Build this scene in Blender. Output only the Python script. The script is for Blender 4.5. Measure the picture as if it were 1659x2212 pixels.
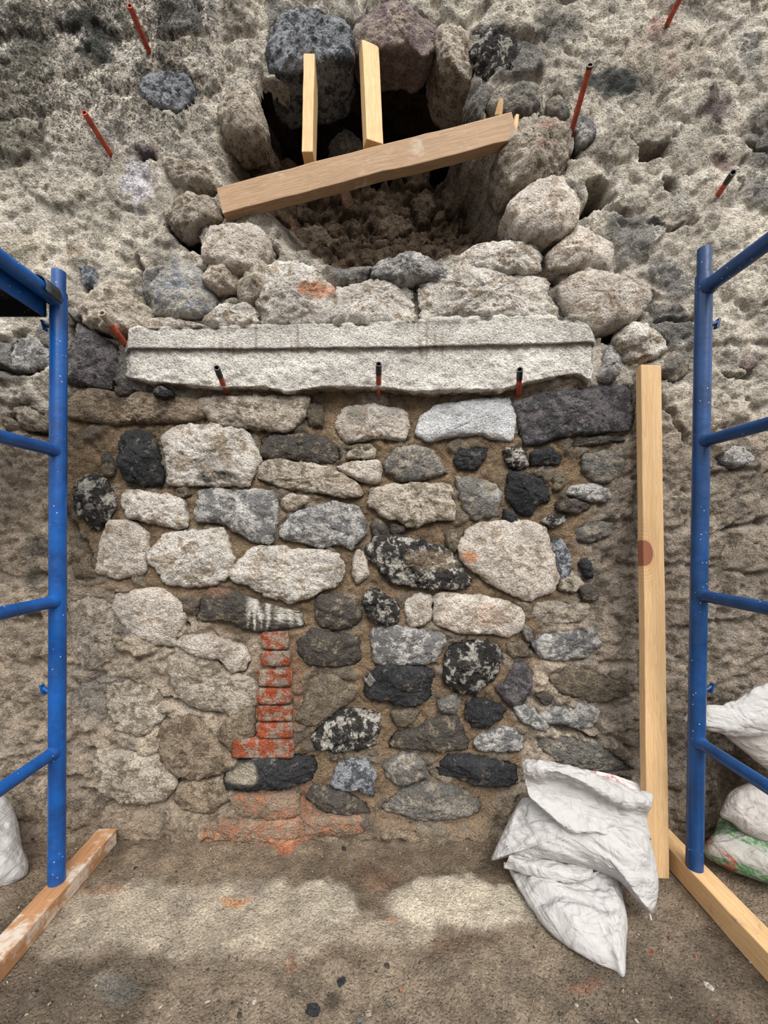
import bpy, math, random
import numpy as np
from mathutils import Vector, Matrix
for o in list(bpy.data.objects): bpy.data.objects.remove(o)
SC = bpy.context.scene
C = SC.collection
# ------------------------------------------------------------------ camera, light, exposure
F, CX, CY, D, HC = 880.0, 810.0, 1150.0, 1.42, 1.05
cd = bpy.data.cameras.new('camera'); cam = bpy.data.objects.new('camera', cd); C.objects.link(cam)
cam.location = (0, -D, HC); cam.rotation_euler = (math.pi/2, 0, 0)
cd.sensor_fit = 'VERTICAL'; cd.sensor_height = 36; cd.sensor_width = 27
cd.lens = 36*F/2212; cd.shift_x = (829.5-CX)/2212; cd.shift_y = (CY-1106)/2212
cd.clip_start = 0.02
SC.camera = cam
w = bpy.data.worlds.new('sky'); SC.world = w; w.use_nodes = True
nt = w.node_tree; nt.nodes.clear()
tc = nt.nodes.new('ShaderNodeTexCoord'); sx = nt.nodes.new('ShaderNodeSeparateXYZ')
rp = nt.nodes.new('ShaderNodeValToRGB'); bg = nt.nodes.new('ShaderNodeBackground'); wo = nt.nodes.new('ShaderNodeOutputWorld')
mr = nt.nodes.new('ShaderNodeMapRange'); mr.inputs[1].default_value = -1; mr.inputs[2].default_value = 1
nt.links.new(tc.outputs['Generated'], sx.inputs[0]); nt.links.new(sx.outputs[2], mr.inputs[0]); nt.links.new(mr.outputs[0], rp.inputs[0])
e = rp.color_ramp.elements; e[0].position = 0.44; e[0].color = (.05, .045, .04, 1); e[1].position = 1; e[1].color = (1, 1.0, 1.02, 1)
e2 = e.new(0.52); e2.color = (.34, .34, .34, 1)
e2 = e.new(0.75); e2.color = (.85, .86, .88, 1)
nt.links.new(rp.outputs[0], bg.inputs[0]); bg.inputs[1].default_value = 1.25
nt.links.new(bg.outputs[0], wo.inputs[0])
sl = bpy.data.lights.new('sun', 'SUN'); sl.energy = 2.6; sl.angle = math.radians(38); sl.color = (1, .975, .94)
so = bpy.data.objects.new('sun', sl); C.objects.link(so)
so.rotation_euler = Vector((-0.24, 0.95, -1.0)).to_track_quat('-Z', 'Y').to_euler()
so.location = (1, -3, 4)
SC.view_settings.view_transform = 'Standard'; SC.view_settings.look = 'None'
SC.view_settings.exposure = 0.58; SC.view_settings.gamma = 1

# ------------------------------------------------------------------ helpers
def P(px, py, d): return np.array([(px-CX)/F*d, -D+d, HC+(CY-py)/F*d])
def lin(c):
    c = np.asarray(c, float)/255.0
    return np.where(c <= .04045, c/12.92, ((c+.055)/1.055)**2.4)
_rs = np.random.RandomState(7); _perm = _rs.permutation(256); _perm = np.concatenate([_perm, _perm, _perm])
_g = _rs.normal(size=(256, 3)); _g /= np.linalg.norm(_g, axis=1)[:, None]
def perlin(p):
    p = np.asarray(p, float); i = np.floor(p).astype(int); f = p-i; i &= 255
    u = f*f*f*(f*(f*6-15)+10); r = 0
    for a in (0, 1):
        for b in (0, 1):
            for c in (0, 1):
                h = _perm[_perm[_perm[i[:, 0]+a]+i[:, 1]+b]+i[:, 2]+c]
                g = _g[h & 255]; dd = (g*(f-np.array([a, b, c]))).sum(1)
                r = r+dd*(u[:, 0] if a else 1-u[:, 0])*(u[:, 1] if b else 1-u[:, 1])*(u[:, 2] if c else 1-u[:, 2])
    return r*1.6
def fbm(p, s, o=4, gain=.5, seed=0):
    a, t = 1.0, 0; q = np.asarray(p)*s+seed*17.31
    for k in range(o): t = t+a*perlin(q); q = q*2.03+5.1; a *= gain
    return t
def ridged(p, s, o=3, gain=.5, seed=0):
    a, t = 1.0, 0; q = np.asarray(p)*s+seed*9.7
    for k in range(o): t = t+a*(1-2*np.abs(perlin(q))); q = q*2.1+3.3; a *= gain
    return t
def worley(x, z, s, seed=0):
    x = x*s; z = z*s; ix = np.floor(x).astype(int); iz = np.floor(z).astype(int)
    f1 = np.full(x.shape, 9.); f2 = f1.copy(); idv = np.zeros(x.shape)
    for a in (-1, 0, 1):
        for b in (-1, 0, 1):
            h = _perm[(_perm[(ix+a+seed*31) & 255]+iz+b) & 255]
            jx = ix+a+.15+.7*_g[h, 0]*.5+.35; jz = iz+b+.15+.7*_g[h, 1]*.5+.35
            d_ = np.hypot(x-jx, z-jz); n = d_ < f1
            f2 = np.where(n, f1, np.minimum(f2, d_)); idv = np.where(n, h/255., idv); f1 = np.where(n, d_, f1)
    return f1, f2, idv
def sm(a, b, x): t = np.clip((x-a)/(b-a), 0, 1); return t*t*(3-2*t)
def sdf(x, z, poly):
    poly = np.asarray(poly, float); n = len(poly); dm = np.full(x.shape, 1e9); ins = np.zeros(x.shape, bool)
    for i in range(n):
        a = poly[i]; b = poly[(i+1) % n]; e = b-a
        t = np.clip(((x-a[0])*e[0]+(z-a[1])*e[1])/(e@e+1e-12), 0, 1)
        dm = np.minimum(dm, np.hypot(x-a[0]-t*e[0], z-a[1]-t*e[1]))
        c = ((a[1] > z) != (b[1] > z)) & (x < (b[0]-a[0])*(z-a[1])/(b[1]-a[1]+1e-12)+a[0]); ins ^= c
    return np.where(ins, dm, -dm)     # positive inside
def mesh(name, V, faces, mat, parent=None, attrs=None, smooth=True):
    V = np.asarray(V, float); me = bpy.data.meshes.new(name)
    me.vertices.add(len(V)); me.vertices.foreach_set('co', V.ravel())
    if isinstance(faces, list) and faces and not np.isscalar(faces[0]) and len(set(len(f) for f in faces)) > 1 or (isinstance(faces, list)):
        ls = [len(f) for f in faces]; flat = np.concatenate([np.asarray(f) for f in faces])
    else:
        ls = [faces.shape[1]]*len(faces); flat = faces.ravel()
    me.loops.add(len(flat)); me.loops.foreach_set('vertex_index', flat.astype(np.int32))
    me.polygons.add(len(ls)); st = np.concatenate([[0], np.cumsum(ls)[:-1]]).astype(np.int32)
    me.polygons.foreach_set('loop_start', st); me.polygons.foreach_set('loop_total', np.array(ls, np.int32))
    me.update(calc_edges=True); me.validate()
    if smooth: me.polygons.foreach_set('use_smooth', np.ones(len(ls), bool))
    for k, v in (attrs or {}).items():
        v = np.asarray(v, float)
        if v.ndim == 2:
            a = me.attributes.new(k, 'FLOAT_COLOR', 'POINT'); a.data.foreach_set('color', np.column_stack([v, np.ones(len(v))]).ravel())
        else:
            a = me.attributes.new(k, 'FLOAT', 'POINT'); a.data.foreach_set('value', v)
    me.materials.append(mat)
    o = bpy.data.objects.new(name, me); C.objects.link(o)
    if parent: o.parent = parent
    return o
def empty(name, loc=(0, 0, 0)):
    o = bpy.data.objects.new(name, None); C.objects.link(o); o.location = loc; o.empty_display_size = .05; return o
def tag(o, label=None, cat=None, group=None, kind=None):
    if label: o['label'] = label
    if cat: o['category'] = cat
    if group: o['group'] = group
    if kind: o['kind'] = kind
    return o
def adopt(root, ch):      # parent with world position kept (roots are unrotated)
    ch.parent = root; ch.matrix_parent_inverse = Matrix.Translation(-Vector(root.location)); return ch

# ------------------------------------------------------------------ materials
class M:
    def __init__(s, name, rough=.9, spec=.3):
        s.m = bpy.data.materials.new(name); s.m.use_nodes = True; s.t = s.m.node_tree; s.b = s.t.nodes['Principled BSDF']
        s.b.inputs['Roughness'].default_value = rough; s.b.inputs['Specular IOR Level'].default_value = spec
        s.tc = s.n('TexCoord').outputs['Object']
    def n(s, k, **kw):
        n = s.t.nodes.new('ShaderNode'+k)
        for a, v in kw.items(): setattr(n, a, v)
        return n
    def l(s, a, b): s.t.links.new(a, b)
    def val(s, x, inp):
        if hasattr(x, 'links'): s.l(x, inp)
        elif x is not None: inp.default_value = x
    def noise(s, scale, detail=4, rough=.6, vec=None, dist=0, out=0):
        n = s.n('TexNoise'); n.inputs['Scale'].default_value = scale; n.inputs['Detail'].default_value = detail
        n.inputs['Roughness'].default_value = rough; n.inputs['Distortion'].default_value = dist
        s.l(vec or s.tc, n.inputs['Vector']); return n.outputs[out]
    def voro(s, scale, vec=None, feature='F1', out=0, rnd=1):
        n = s.n('TexVoronoi', feature=feature); n.inputs['Scale'].default_value = scale; n.inputs['Randomness'].default_value = rnd
        s.l(vec or s.tc, n.inputs['Vector']); return n.outputs[out]
    def ramp(s, x, a, b, lo=0., hi=1.):
        n = s.n('MapRange', interpolation_type='SMOOTHSTEP'); s.l(x, n.inputs[0])
        for i, v in zip((1, 2, 3, 4), (a, b, lo, hi)): s.val(v, n.inputs[i])
        return n.outputs[0]
    def math(s, op, a, b=0.):
        n = s.n('Math', operation=op); s.val(a, n.inputs[0]); s.val(b, n.inputs[1]); return n.outputs[0]
    def mix(s, f, a, b, mode='MIX'):
        n = s.n('Mix', data_type='RGBA', blend_type=mode); s.val(f, n.inputs[0])
        for x, i in ((a, 6), (b, 7)):
            if hasattr(x, 'links'): s.l(x, n.inputs[i])
            else: n.inputs[i].default_value = (*x[:3], 1)
        return n.outputs[2]
    def attr(s, name, out='Color'): n = s.n('Attribute', attribute_name=name); return n.outputs[out]
    def scale(s, v):
        n = s.n('Mapping'); n.inputs['Scale'].default_value = v; s.l(s.tc, n.inputs[0]); return n.outputs[0]
    def bump(s, h, dist, strength=1., nrm=None):
        n = s.n('Bump'); n.inputs['Distance'].default_value = dist; n.inputs['Strength'].default_value = strength
        s.l(h, n.inputs['Height'])
        if nrm: s.l(nrm, n.inputs['Normal'])
        return n.outputs[0]

def rock_material():
    # tint: own colour; tint2: second colour in patches; speck: amount of dark pores; patch: share of tint2
    m = M('rock', .95, .15)
    t1, t2 = m.attr('tint'), m.attr('tint2'); sp = m.attr('speck', 'Fac'); pa = m.attr('patch', 'Fac')
    warp = m.n('VectorMath', operation='ADD'); m.l(m.tc, warp.inputs[0]); wn = m.noise(18, 3, .6, out=1)
    sc = m.n('VectorMath', operation='SCALE'); m.l(wn, sc.inputs[0]); sc.inputs['Scale'].default_value = .02; m.l(sc.outputs[0], warp.inputs[1])
    v = warp.outputs[0]
    n1 = m.noise(26, 8, .72, v)
    th = m.math('SUBTRACT', .72, m.math('MULTIPLY', pa, .44))
    f = m.ramp(n1, m.math('SUBTRACT', th, .035), m.math('ADD', th, .035))
    col = m.mix(f, t1, t2)
    big = m.ramp(m.noise(9, 7, .7, v), .3, .7, .70, 1.26)
    fine = m.ramp(m.noise(150, 5, .8), .3, .7, .58, 1.34)
    sca = m.math('MULTIPLY', big, fine)
    cc = m.n('CombineColor'); [m.l(sca, cc.inputs[i]) for i in range(3)]
    col = m.mix(1., col, cc.outputs[0], 'MULTIPLY')
    # dark pores and stains
    pn = m.noise(95, 5, .8, v)
    pth = m.math('SUBTRACT', .76, m.math('MULTIPLY', sp, .32))
    pf = m.ramp(pn, pth, m.math('ADD', pth, .05))
    col = m.mix(m.math('MULTIPLY', pf, .8), col, lin((48, 45, 40)))
    # pale grains
    gf = m.ramp(m.voro(150), .0, .2, 1., 0.)
    col = m.mix(m.math('MULTIPLY', gf, .45), col, lin((205, 198, 184)))
    m.l(col, m.b.inputs['Base Color'])
    h = m.math('ADD', m.math('MULTIPLY', m.noise(55, 6, .7, v), .8), m.math('MULTIPLY', m.noise(210, 4, .7), .35))
    h = m.math('SUBTRACT', h, m.math('MULTIPLY', pf, .22))
    gr = m.ramp(m.voro(130, v), 0., .55, 0., .25)
    h = m.math('ADD', h, gr)
    m.l(m.bump(h, .019, 1.), m.b.inputs['Normal'])
    return m.m
ROCK = rock_material()

def wood_material(name, c1, c2, dirt=None, dirt_amt=0., axis=2, rough=.65):
    m = M(name, rough, .3)
    s = [14, 14, 14]; s[axis] = .9
    v = m.scale(s)
    n = m.noise(3.2, 5, .6, v, 1.2)
    wv = m.math('FRACT', m.math('MULTIPLY', n, 7.))
    wv = m.ramp(wv, 0., 1., 0., 1.)
    s2 = [120, 120, 120]; s2[axis] = 3.
    fi = m.noise(2., 4, .7, m.scale(s2))
    col = m.mix(m.math('MULTIPLY', wv, .55), lin(c1), lin(c2))
    col = m.mix(m.ramp(fi, .45, .75, 0, .45), col, lin(c2))
    if dirt is not None:
        d = m.noise(9, 6, .75); f = m.ramp(d, .62-.3*dirt_amt, .74-.3*dirt_amt, 0, .85)
        col = m.mix(f, col, lin(dirt))
    m.l(col, m.b.inputs['Base Color'])
    h = m.math('ADD', fi, m.math('MULTIPLY', n, .5))
    m.l(m.bump(h, .0015, .8), m.b.inputs['Normal'])
    return m
PINE = wood_material('pine', (222, 190, 142), (194, 150, 100)).m
PINE_X = wood_material('weathered_pine', (170, 140, 108), (130, 102, 75), (182, 166, 146), .15, axis=0).m
SLEEPER = wood_material('dusty_pine', (178, 134, 94), (142, 96, 62), (206, 194, 180), .45, axis=1).m
SLEEPER_PALE = wood_material('pale_pine', (212, 176, 130), (184, 144, 98), (132, 114, 94), .12, axis=1).m
def plank_material():
    w_ = wood_material('knotty_pine', (218, 184, 138), (194, 150, 102), (170, 160, 140), .03); m = w_
    # a red brown knot low on the plank's left edge
    base = m.b.inputs['Base Color'].links[0].from_socket
    mp = m.n('Mapping'); mp.inputs['Location'].default_value = (.030, 0, -.985); m.l(m.tc, mp.inputs[0])
    sc = m.n('VectorMath', operation='MULTIPLY'); m.l(mp.outputs[0], sc.inputs[0]); sc.inputs[1].default_value = (32, 12, 21)
    ln = m.n('VectorMath', operation='LENGTH'); m.l(sc.outputs[0], ln.inputs[0]); L = ln.outputs['Value']
    k = m.ramp(L, .82, .98, 1, 0); rings = m.math('SINE', m.math('MULTIPLY', L, 26)); rf = m.math('MULTIPLY', m.ramp(rings, .4, 1, 0, .5), m.ramp(L, 1.2, 2.6, 1, 0))
    col = m.mix(rf, base, lin((190, 136, 84))); col = m.mix(k, col, lin((146, 92, 68))); m.l(col, m.b.inputs['Base Color'])
    return m.m
PLANK = plank_material()
def paint_material(name, c, c2):
    m = M(name, .38, .5)
    col = m.mix(m.ramp(m.noise(9, 5, .7), .35, .7), lin(c), lin(c2))
    sp = m.ramp(m.voro(55), .05, .11, 1, 0); gate = m.ramp(m.noise(6, 3), .42, .55)
    col = m.mix(m.math('MULTIPLY', sp, gate), col, lin((190, 200, 205)))
    sc = m.ramp(m.noise(1.6, 6, .8, m.scale((60, 60, 6))), .64, .72, 0, .55)
    col = m.mix(sc, col, lin((120, 140, 160)))
    m.l(col, m.b.inputs['Base Color']); m.l(m.bump(m.noise(60, 4), .0015, .5), m.b.inputs['Normal'])
    m.l(m.ramp(m.noise(20, 4), .3, .7, .28, .5), m.b.inputs['Roughness'])
    return m.m
BLUE = paint_material('blue_paint', (14, 84, 158), (10, 60, 116))
BLUE2 = paint_material('dark_blue_paint', (14, 66, 120), (12, 48, 88))
DARK = paint_material('dark_steel', (34, 42, 44), (22, 30, 34))
def plain(name, c, rough=.6, c2=None, sc=20, bump=0., spec=.4):
    m = M(name, rough, spec); c2 = c2 or tuple(x*.75 for x in c)
    n = m.noise(sc, 5, .65); m.l(m.mix(m.ramp(n, .35, .68), lin(c), lin(c2)), m.b.inputs['Base Color'])
    if bump: m.l(m.bump(n, bump, .8), m.b.inputs['Normal'])
    return m.m
REDTUBE = plain('orange_plastic', (190, 84, 56), .55, (142, 58, 40), 60)
BLACKTAPE = plain('black_tape', (26, 26, 27), .4, (14, 14, 15), 60)
CLEAR = plain('grey_sleeve', (176, 162, 148), .45, (130, 112, 98), 70)
def sack_material(name, base, dirt, prints=None, amt=.4):
    m = M(name, .75, .25)
    v = m.tc
    col = m.mix(m.ramp(m.noise(7, 6, .7), .50, .75, 0, amt), lin(base), lin(dirt))
    col = m.mix(m.ramp(m.noise(120, 3, .8), .66, .72, 0, .5), col, lin((150, 138, 120)))
    if prints:
        for k, (c, th) in enumerate(prints):
            s = m.scale((3+2*k, 3, 11-3*k)); f = m.ramp(m.noise(1.3, 2, .5, s, .6), th, th+.03, 0, .85)
            br = m.ramp(m.noise(70, 4, .7), .38, .55)
            col = m.mix(m.math('MULTIPLY', f, br), col, lin(c))
    m.l(col, m.b.inputs['Base Color'])
    wx = m.n('TexWave', wave_type='BANDS', bands_direction='X'); wx.inputs['Scale'].default_value = 220; m.l(v, wx.inputs[0])
    wz = m.n('TexWave', wave_type='BANDS', bands_direction='Z'); wz.inputs['Scale'].default_value = 220; m.l(v, wz.inputs[0])
    h = m.math('ADD', m.math('MULTIPLY', m.math('ADD', wx.outputs[1], wz.outputs[1]), .04), m.noise(26, 6, .6))
    fo = m.n('Mapping'); fo.inputs['Rotation'].default_value = (.3, .5, .2); fo.inputs['Scale'].default_value = (4, 13, 13); m.l(m.tc, fo.inputs[0])
    rn_ = m.math('ABSOLUTE', m.math('SUBTRACT', m.noise(1., 3, .55, fo.outputs[0], 1.2), .5))
    fo2 = m.n('Mapping'); fo2.inputs['Rotation'].default_value = (-.4, -.5, .6); fo2.inputs['Scale'].default_value = (16, 5, 16); m.l(m.tc, fo2.inputs[0])
    rn2 = m.math('ABSOLUTE', m.math('SUBTRACT', m.noise(1., 3, .55, fo2.outputs[0], 1.), .5))
    n1 = m.bump(m.math('ADD', rn_, rn2), .020, .8)
    m.l(m.bump(h, .006, .6, n1), m.b.inputs['Normal'])
    return m.m
SACK = sack_material('white_woven_plastic', (180, 177, 174), (152, 140, 124))
SACK_G = sack_material('grey_woven_plastic', (170, 164, 158), (146, 130, 120))
SACK_P = sack_material('printed_woven_plastic', (164, 160, 152), (128, 118, 108), [((52, 120, 62), .42), ((176, 72, 56), .55)], .5)
SACK_R = sack_material('red_printed_woven_plastic', (222, 214, 210), (198, 180, 170), [((170, 84, 84), .52), ((96, 96, 124), .58)], .3)

# ------------------------------------------------------------------ rock kinds: tint, tint2, patch, speck, roughness, facets
KIND = {
 'LB': ((188, 182, 172), (146, 150, 156), .42, .32, .9, 0),
 'W':  ((222, 214, 203), (172, 157, 138), .40, .34, 1.0, 0), 'WW': ((222, 222, 222), (196, 188, 176), .25, .12, .5, 0),
 'WB': ((214, 203, 190), (176, 160, 142), .40, .30, .7, 0), 'L': ((196, 184, 168), (150, 138, 120), .45, .35, 1.0, 0),
 'LG': ((190, 186, 180), (126, 124, 122), .50, .35, .9, 0), 'G': ((126, 122, 116), (168, 158, 142), .42, .40, .9, .5),
 'GB': ((112, 102, 88), (142, 128, 108), .40, .32, .7, .5), 'D': ((62, 62, 64), (120, 112, 100), .28, .45, 1.0, 1),
 'DV': ((58, 56, 54), (186, 180, 170), .42, .45, 1.2, .8), 'DG': ((88, 82, 76), (142, 130, 112), .34, .40, .8, .8),
 'BL': ((156, 158, 162), (84, 88, 92), .45, .50, .9, .6), 'DP': ((118, 112, 112), (78, 76, 78), .50, .38, .8, .7),
 'PU': ((148, 132, 130), (176, 162, 148), .45, .40, .8, .3), 'B': ((154, 138, 118), (122, 107, 90), .45, .32, .8, 0),
 'E': ((112, 96, 80), (82, 70, 58), .45, .28, 1.1, .2), 'RB': ((166, 86, 58), (160, 142, 126), .52, .22, .7, 0),
 'OB': ((176, 126, 98), (156, 134, 114), .55, .22, .7, 0), 'BR': ((124, 92, 76), (110, 88, 72), .4, .2, .4, 0)}
CR = {'A': (200, 800, 3.318), 'B': (600, 800, 3.318), 'C': (1000, 800, 3.318), 'Q': (200, 1250, 3.318), 'E': (600, 1250, 3.318),
      'R': (1000, 1250, 3.318), 'T': (0, 0, 2.765), 'U': (500, 0, 2.765), 'V': (1059, 0, 2.765), 'L': (0, 500, 2.765), 'M': (1059, 500, 2.765), 'P': (0, 0, 1)}
def pts_of(crop, s):
    ox, oy, k = CR[crop]; v = [tuple(map(float, a.split(','))) for a in s.split()]
    return [(ox+x/k, oy+y/k) for x, y in v]
def chaikin(p, it=1, k=.22):
    p = np.asarray(p, float)
    for _ in range(it):
        q = np.roll(p, -1, 0); p = np.stack([p*(1-k)+q*k, p*k+q*(1-k)], 1).reshape(-1, p.shape[1])
    return p
def resample(p, n):
    q = np.vstack([p, p[:1]]); s = np.concatenate([[0], np.cumsum(np.linalg.norm(np.diff(q, axis=0), axis=1))])
    t = np.linspace(0, s[-1], n, endpoint=False); return np.column_stack([np.interp(t, s, q[:, k]) for k in range(p.shape[1])]), s[-1]
BLOTCH = []   # (px, py, rx, ry, rgb, strength, applies to)
def blotch(tint, px, py, p3, which):
    for (bx, by, rx, ry, c, s, wh) in BLOTCH:
        if wh != which: continue
        r = np.hypot((px-bx)/rx, (py-by)/ry)+.35*fbm(p3, 22, 3, seed=3)
        f = (sm(1.1, .6, r)*s)[:, None] if False else ((1-sm(.6, 1.1, r))*s)[:, None]
        tint = tint*(1-f)+lin(c)*f
    return tint
seedc = [0]
def rock(name, pts, kind, prot, depth=.05, parent=None, edge=.012, amp=1.0, bulge=.005, res=.0065, tilt=(0, 0), rot=None, drips=False, grow=1.085, rugged=0.):
    seedc[0] += 1; sd = seedc[0]; rs = random.Random(sd)
    t1, t2, pa, sp, rg, fc = KIND[kind]; rg *= amp
    yf = -prot; d = D+yf
    cp = np.asarray(pts, float); mc = cp.mean(0); cp = mc+(cp-mc)*grow; cp = chaikin(cp, 1, .13)
    p = np.array([P(a, b, d) for a, b in cp])[:, [0, 2]]
    _, per = resample(p, 20); N = int(min(260, max(28, per/res))); b, _ = resample(p, N)
    if (b[:, 0]*np.roll(b[:, 1], -1)-np.roll(b[:, 0], -1)*b[:, 1]).sum() < 0: b = b[::-1].copy()
    c = b.mean(0); q3 = np.column_stack([b[:, 0], np.full(N, sd*1.7), b[:, 1]])
    rad = b-c; rn = np.linalg.norm(rad, axis=1)[:, None]; R = rn.mean(); sc0 = min(1, R/.07)
    jit = ((fbm(q3, 28, 3, .6)*.0045+fbm(q3, 11, 2)*(.004+.006*rugged)*sc0)*min(rg, 1.))[:, None]; b = b+rad/rn*jit
    nf = max(8, int(R/res*1.05)); V = []; Nn = []
    S = (np.arange(1, nf+1)/nf)**.85
    sc_ = min(1, R/.07)
    rmin = min(rn.min(), R)*.9; circ = (b-c)/np.linalg.norm(b-c, axis=1)[:, None]*rmin
    for s in S:
        k_ = min(1, s**1.3); xy = c+s*((b-c)*k_+circ*(1-k_)); y = np.full(N, yf-bulge*sc_*(1-s*s)+edge*s**12)
        V.append(np.column_stack([xy[:, 0], y, xy[:, 1]]))
        nr = rad/rn*s**5; Nn.append(np.column_stack([nr[:, 0], np.full(N, -1.), nr[:, 1]]))
    nb = max(3, int(depth/.012))
    for k in range(1, nb+1):
        u = k/nb; xy = c+(b-c)*(1+.02*math.sin(u*3)-.16*u**3)
        V.append(np.column_stack([xy[:, 0], np.full(N, yf+edge+u*depth), xy[:, 1]]))
        nr = rad/rn; Nn.append(np.column_stack([nr[:, 0], np.full(N, -.1), nr[:, 1]]))
    V = np.vstack(V+[np.array([[c[0], yf-bulge*sc_, c[1]], [c[0], yf+edge+depth, c[1]]])])
    Nn = np.vstack(Nn+[np.array([[0, -1, 0], [0, 1, 0]])]); Nn /= np.linalg.norm(Nn, axis=1)[:, None]
    q = V+np.array([sd*.37, sd*.91, sd*.13])
    dsp = fbm(q, 9, 3, .5)*.008*sc_+fbm(q, 42, 4, .62)*.0052-np.clip(ridged(q, 20, 2)-.9, 0, 2)*.010
    if rugged:
        fc = max(fc, .9*rugged); dsp = dsp+fbm(q, 7, 3, .5)*.012*rugged
    if fc:
        h = np.full(len(V), 9.)
        for k in range(6):
            ax, az = rs.uniform(-.4, .4), rs.uniform(-.4, .4)
            h = np.minimum(h, (V[:, 0]-c[0])*ax+(V[:, 2]-c[1])*az+(V[:, 1]-yf)*rs.uniform(-.1, .5)*rugged+rs.uniform(0, .3)*R*.25)
        h = h-h[:nf*N].mean()+.002
        st = perlin(q*np.array([9, 9, 24]))          # stepped breaks
        dsp = dsp+fc*(np.clip(h, -.04, .02)*.8+np.round(st*3)/3*.007)
    pits = np.clip(perlin(q*60)-.38, 0, 1)*.018*(sp+.3)
    V = V+Nn*((dsp*rg-pits)*1.0)[:, None]
    if rot is not None:
        cen = np.array([c[0], yf+depth/2, c[1]]); V = (V-cen)@np.array(rot.to_matrix()).T+cen
    fs = []; nr_ = nf+nb
    i = np.arange(N); j = (i+1) % N; quads = []
    for k in range(nr_-1): quads.append(np.column_stack([k*N+i, k*N+j, (k+1)*N+j, (k+1)*N+i]))
    quads = np.vstack(quads)[:, ::-1]
    A, B_ = nr_*N, nr_*N+1
    f = list(quads)+[np.array(x) for x in np.column_stack([np.full(N, A), i, j])]+[np.array(x) for x in np.column_stack([np.full(N, B_), (nr_-1)*N+j, (nr_-1)*N+i])]
    dd = V[:, 1]+D; px = V[:, 0]/dd*F+CX; py = CY-(V[:, 2]-HC)/dd*F
    k1, k2 = lin(t1)*rs.uniform(.93, 1.07), lin(t2)
    tint = np.tile(k1, (len(V), 1)); tint = blotch(tint, px, py, V, 's'); tint2 = np.tile(k2, (len(V), 1))
    if drips:
        fx = sm(525, 545, px)*(1-sm(648, 660, px)); st = perlin(np.column_stack([px/7, py*0+3, py/90]))
        run = sm(-.12, .12, st-sm(1325, 1362, py)*.45+.12)*fx; tint = tint*(1-run[:, None])+lin((214, 208, 196))*run[:, None]
        pa = pa*(1-run); sp = sp*(1-run)
    n = len(V); one = np.ones(n)
    o = mesh(name, V, f, ROCK, parent, {'tint': tint, 'tint2': tint2, 'speck': sp*one, 'patch': pa*one})
    return o

# ------------------------------------------------------------------ the back wall
def XZ(pts, d=D): return [tuple(P(a, b, d)[[0, 2]]) for a, b in pts]
def pp(s): return [tuple(map(float, a.split(','))) for a in s.split()]
wall = None
CAV = pp('548,150 600,170 700,150 730,60 760,60 790,70 900,90 960,70 1025,150 1030,240 1095,300 1110,370 1135,440 1180,505 1195,560 1110,530 1000,570 830,600 720,600 640,560 600,535 590,480 480,470 462,400 452,300 475,245 535,230')
HOLES = [(pp('1255,400 1310,392 1322,450 1275,472 1240,485 1200,530 1165,520 1190,490 1240,470 1262,440'), .16, .02),
 (pp('1180,560 1215,610 1240,675 1300,712 1380,680 1390,690 1345,742 1300,745 1255,700 1210,670 1185,600'), .13, .015),
 (pp('345,480 430,470 445,560 415,550 380,515'), .15, .02), (pp('150,680 176,705 165,735 150,750 143,715'), .12, .008),
 (pp('178,685 250,700 305,690 290,718 258,738 175,705'), .10, .012), (pp('1418,385 1458,392 1458,422 1420,422'), .04, .015),
 (pp('1350,298 1450,310 1452,348 1380,352'), .05, .02), (pp('285,340 340,330 345,345 290,350'), .025, .01),
 (pp('1590,300 1659,330 1659,350 1600,315'), .035, .01), (pp('1520,1585 1650,1650 1659,1800 1560,1800'), .03, .05)]
CRACKS = [('300,1280 345,1300 380,1330 400,1350', .02), ('380,1395 440,1420 470,1440 480,1430', .02), ('350,1510 420,1530 460,1540 520,1520', .02),
 ('480,1640 500,1650 560,1645', .02), ('260,1630 330,1640 345,1650 370,1690 395,1695 480,1670 500,1650', .03), ('200,1620 240,1640 300,1640', .018),
 ('1150,1540 1190,1570 1250,1580 1290,1600', .03), ('1420,860 1440,890 1460,900 1480,950', .02), ('1520,1160 1580,1140 1650,1130', .012),
 ('0,640 60,660 100,655', .02), ('0,800 50,810 105,800', .02), ('30,900 70,930 100,935', .02), ('135,1100 170,1160 200,1200', .02), ('1390,480 1450,500 1500,480', .015),
 ('1400,640 1410,700 1500,690', .02), ('1240,250 1245,300 1240,350', .035), ('130,640 150,700', .02), ('300,560 310,640 320,690', .02), ('430,600 500,620 540,600', .02),
 ('440,1740 480,1735 500,1730', .02), ('190,1700 250,1745 300,1745', .02), ('1150,1400 1180,1400', .02), ('600,550 560,530', .02), ('1560,810 1600,820 1620,810', .02)]
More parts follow.
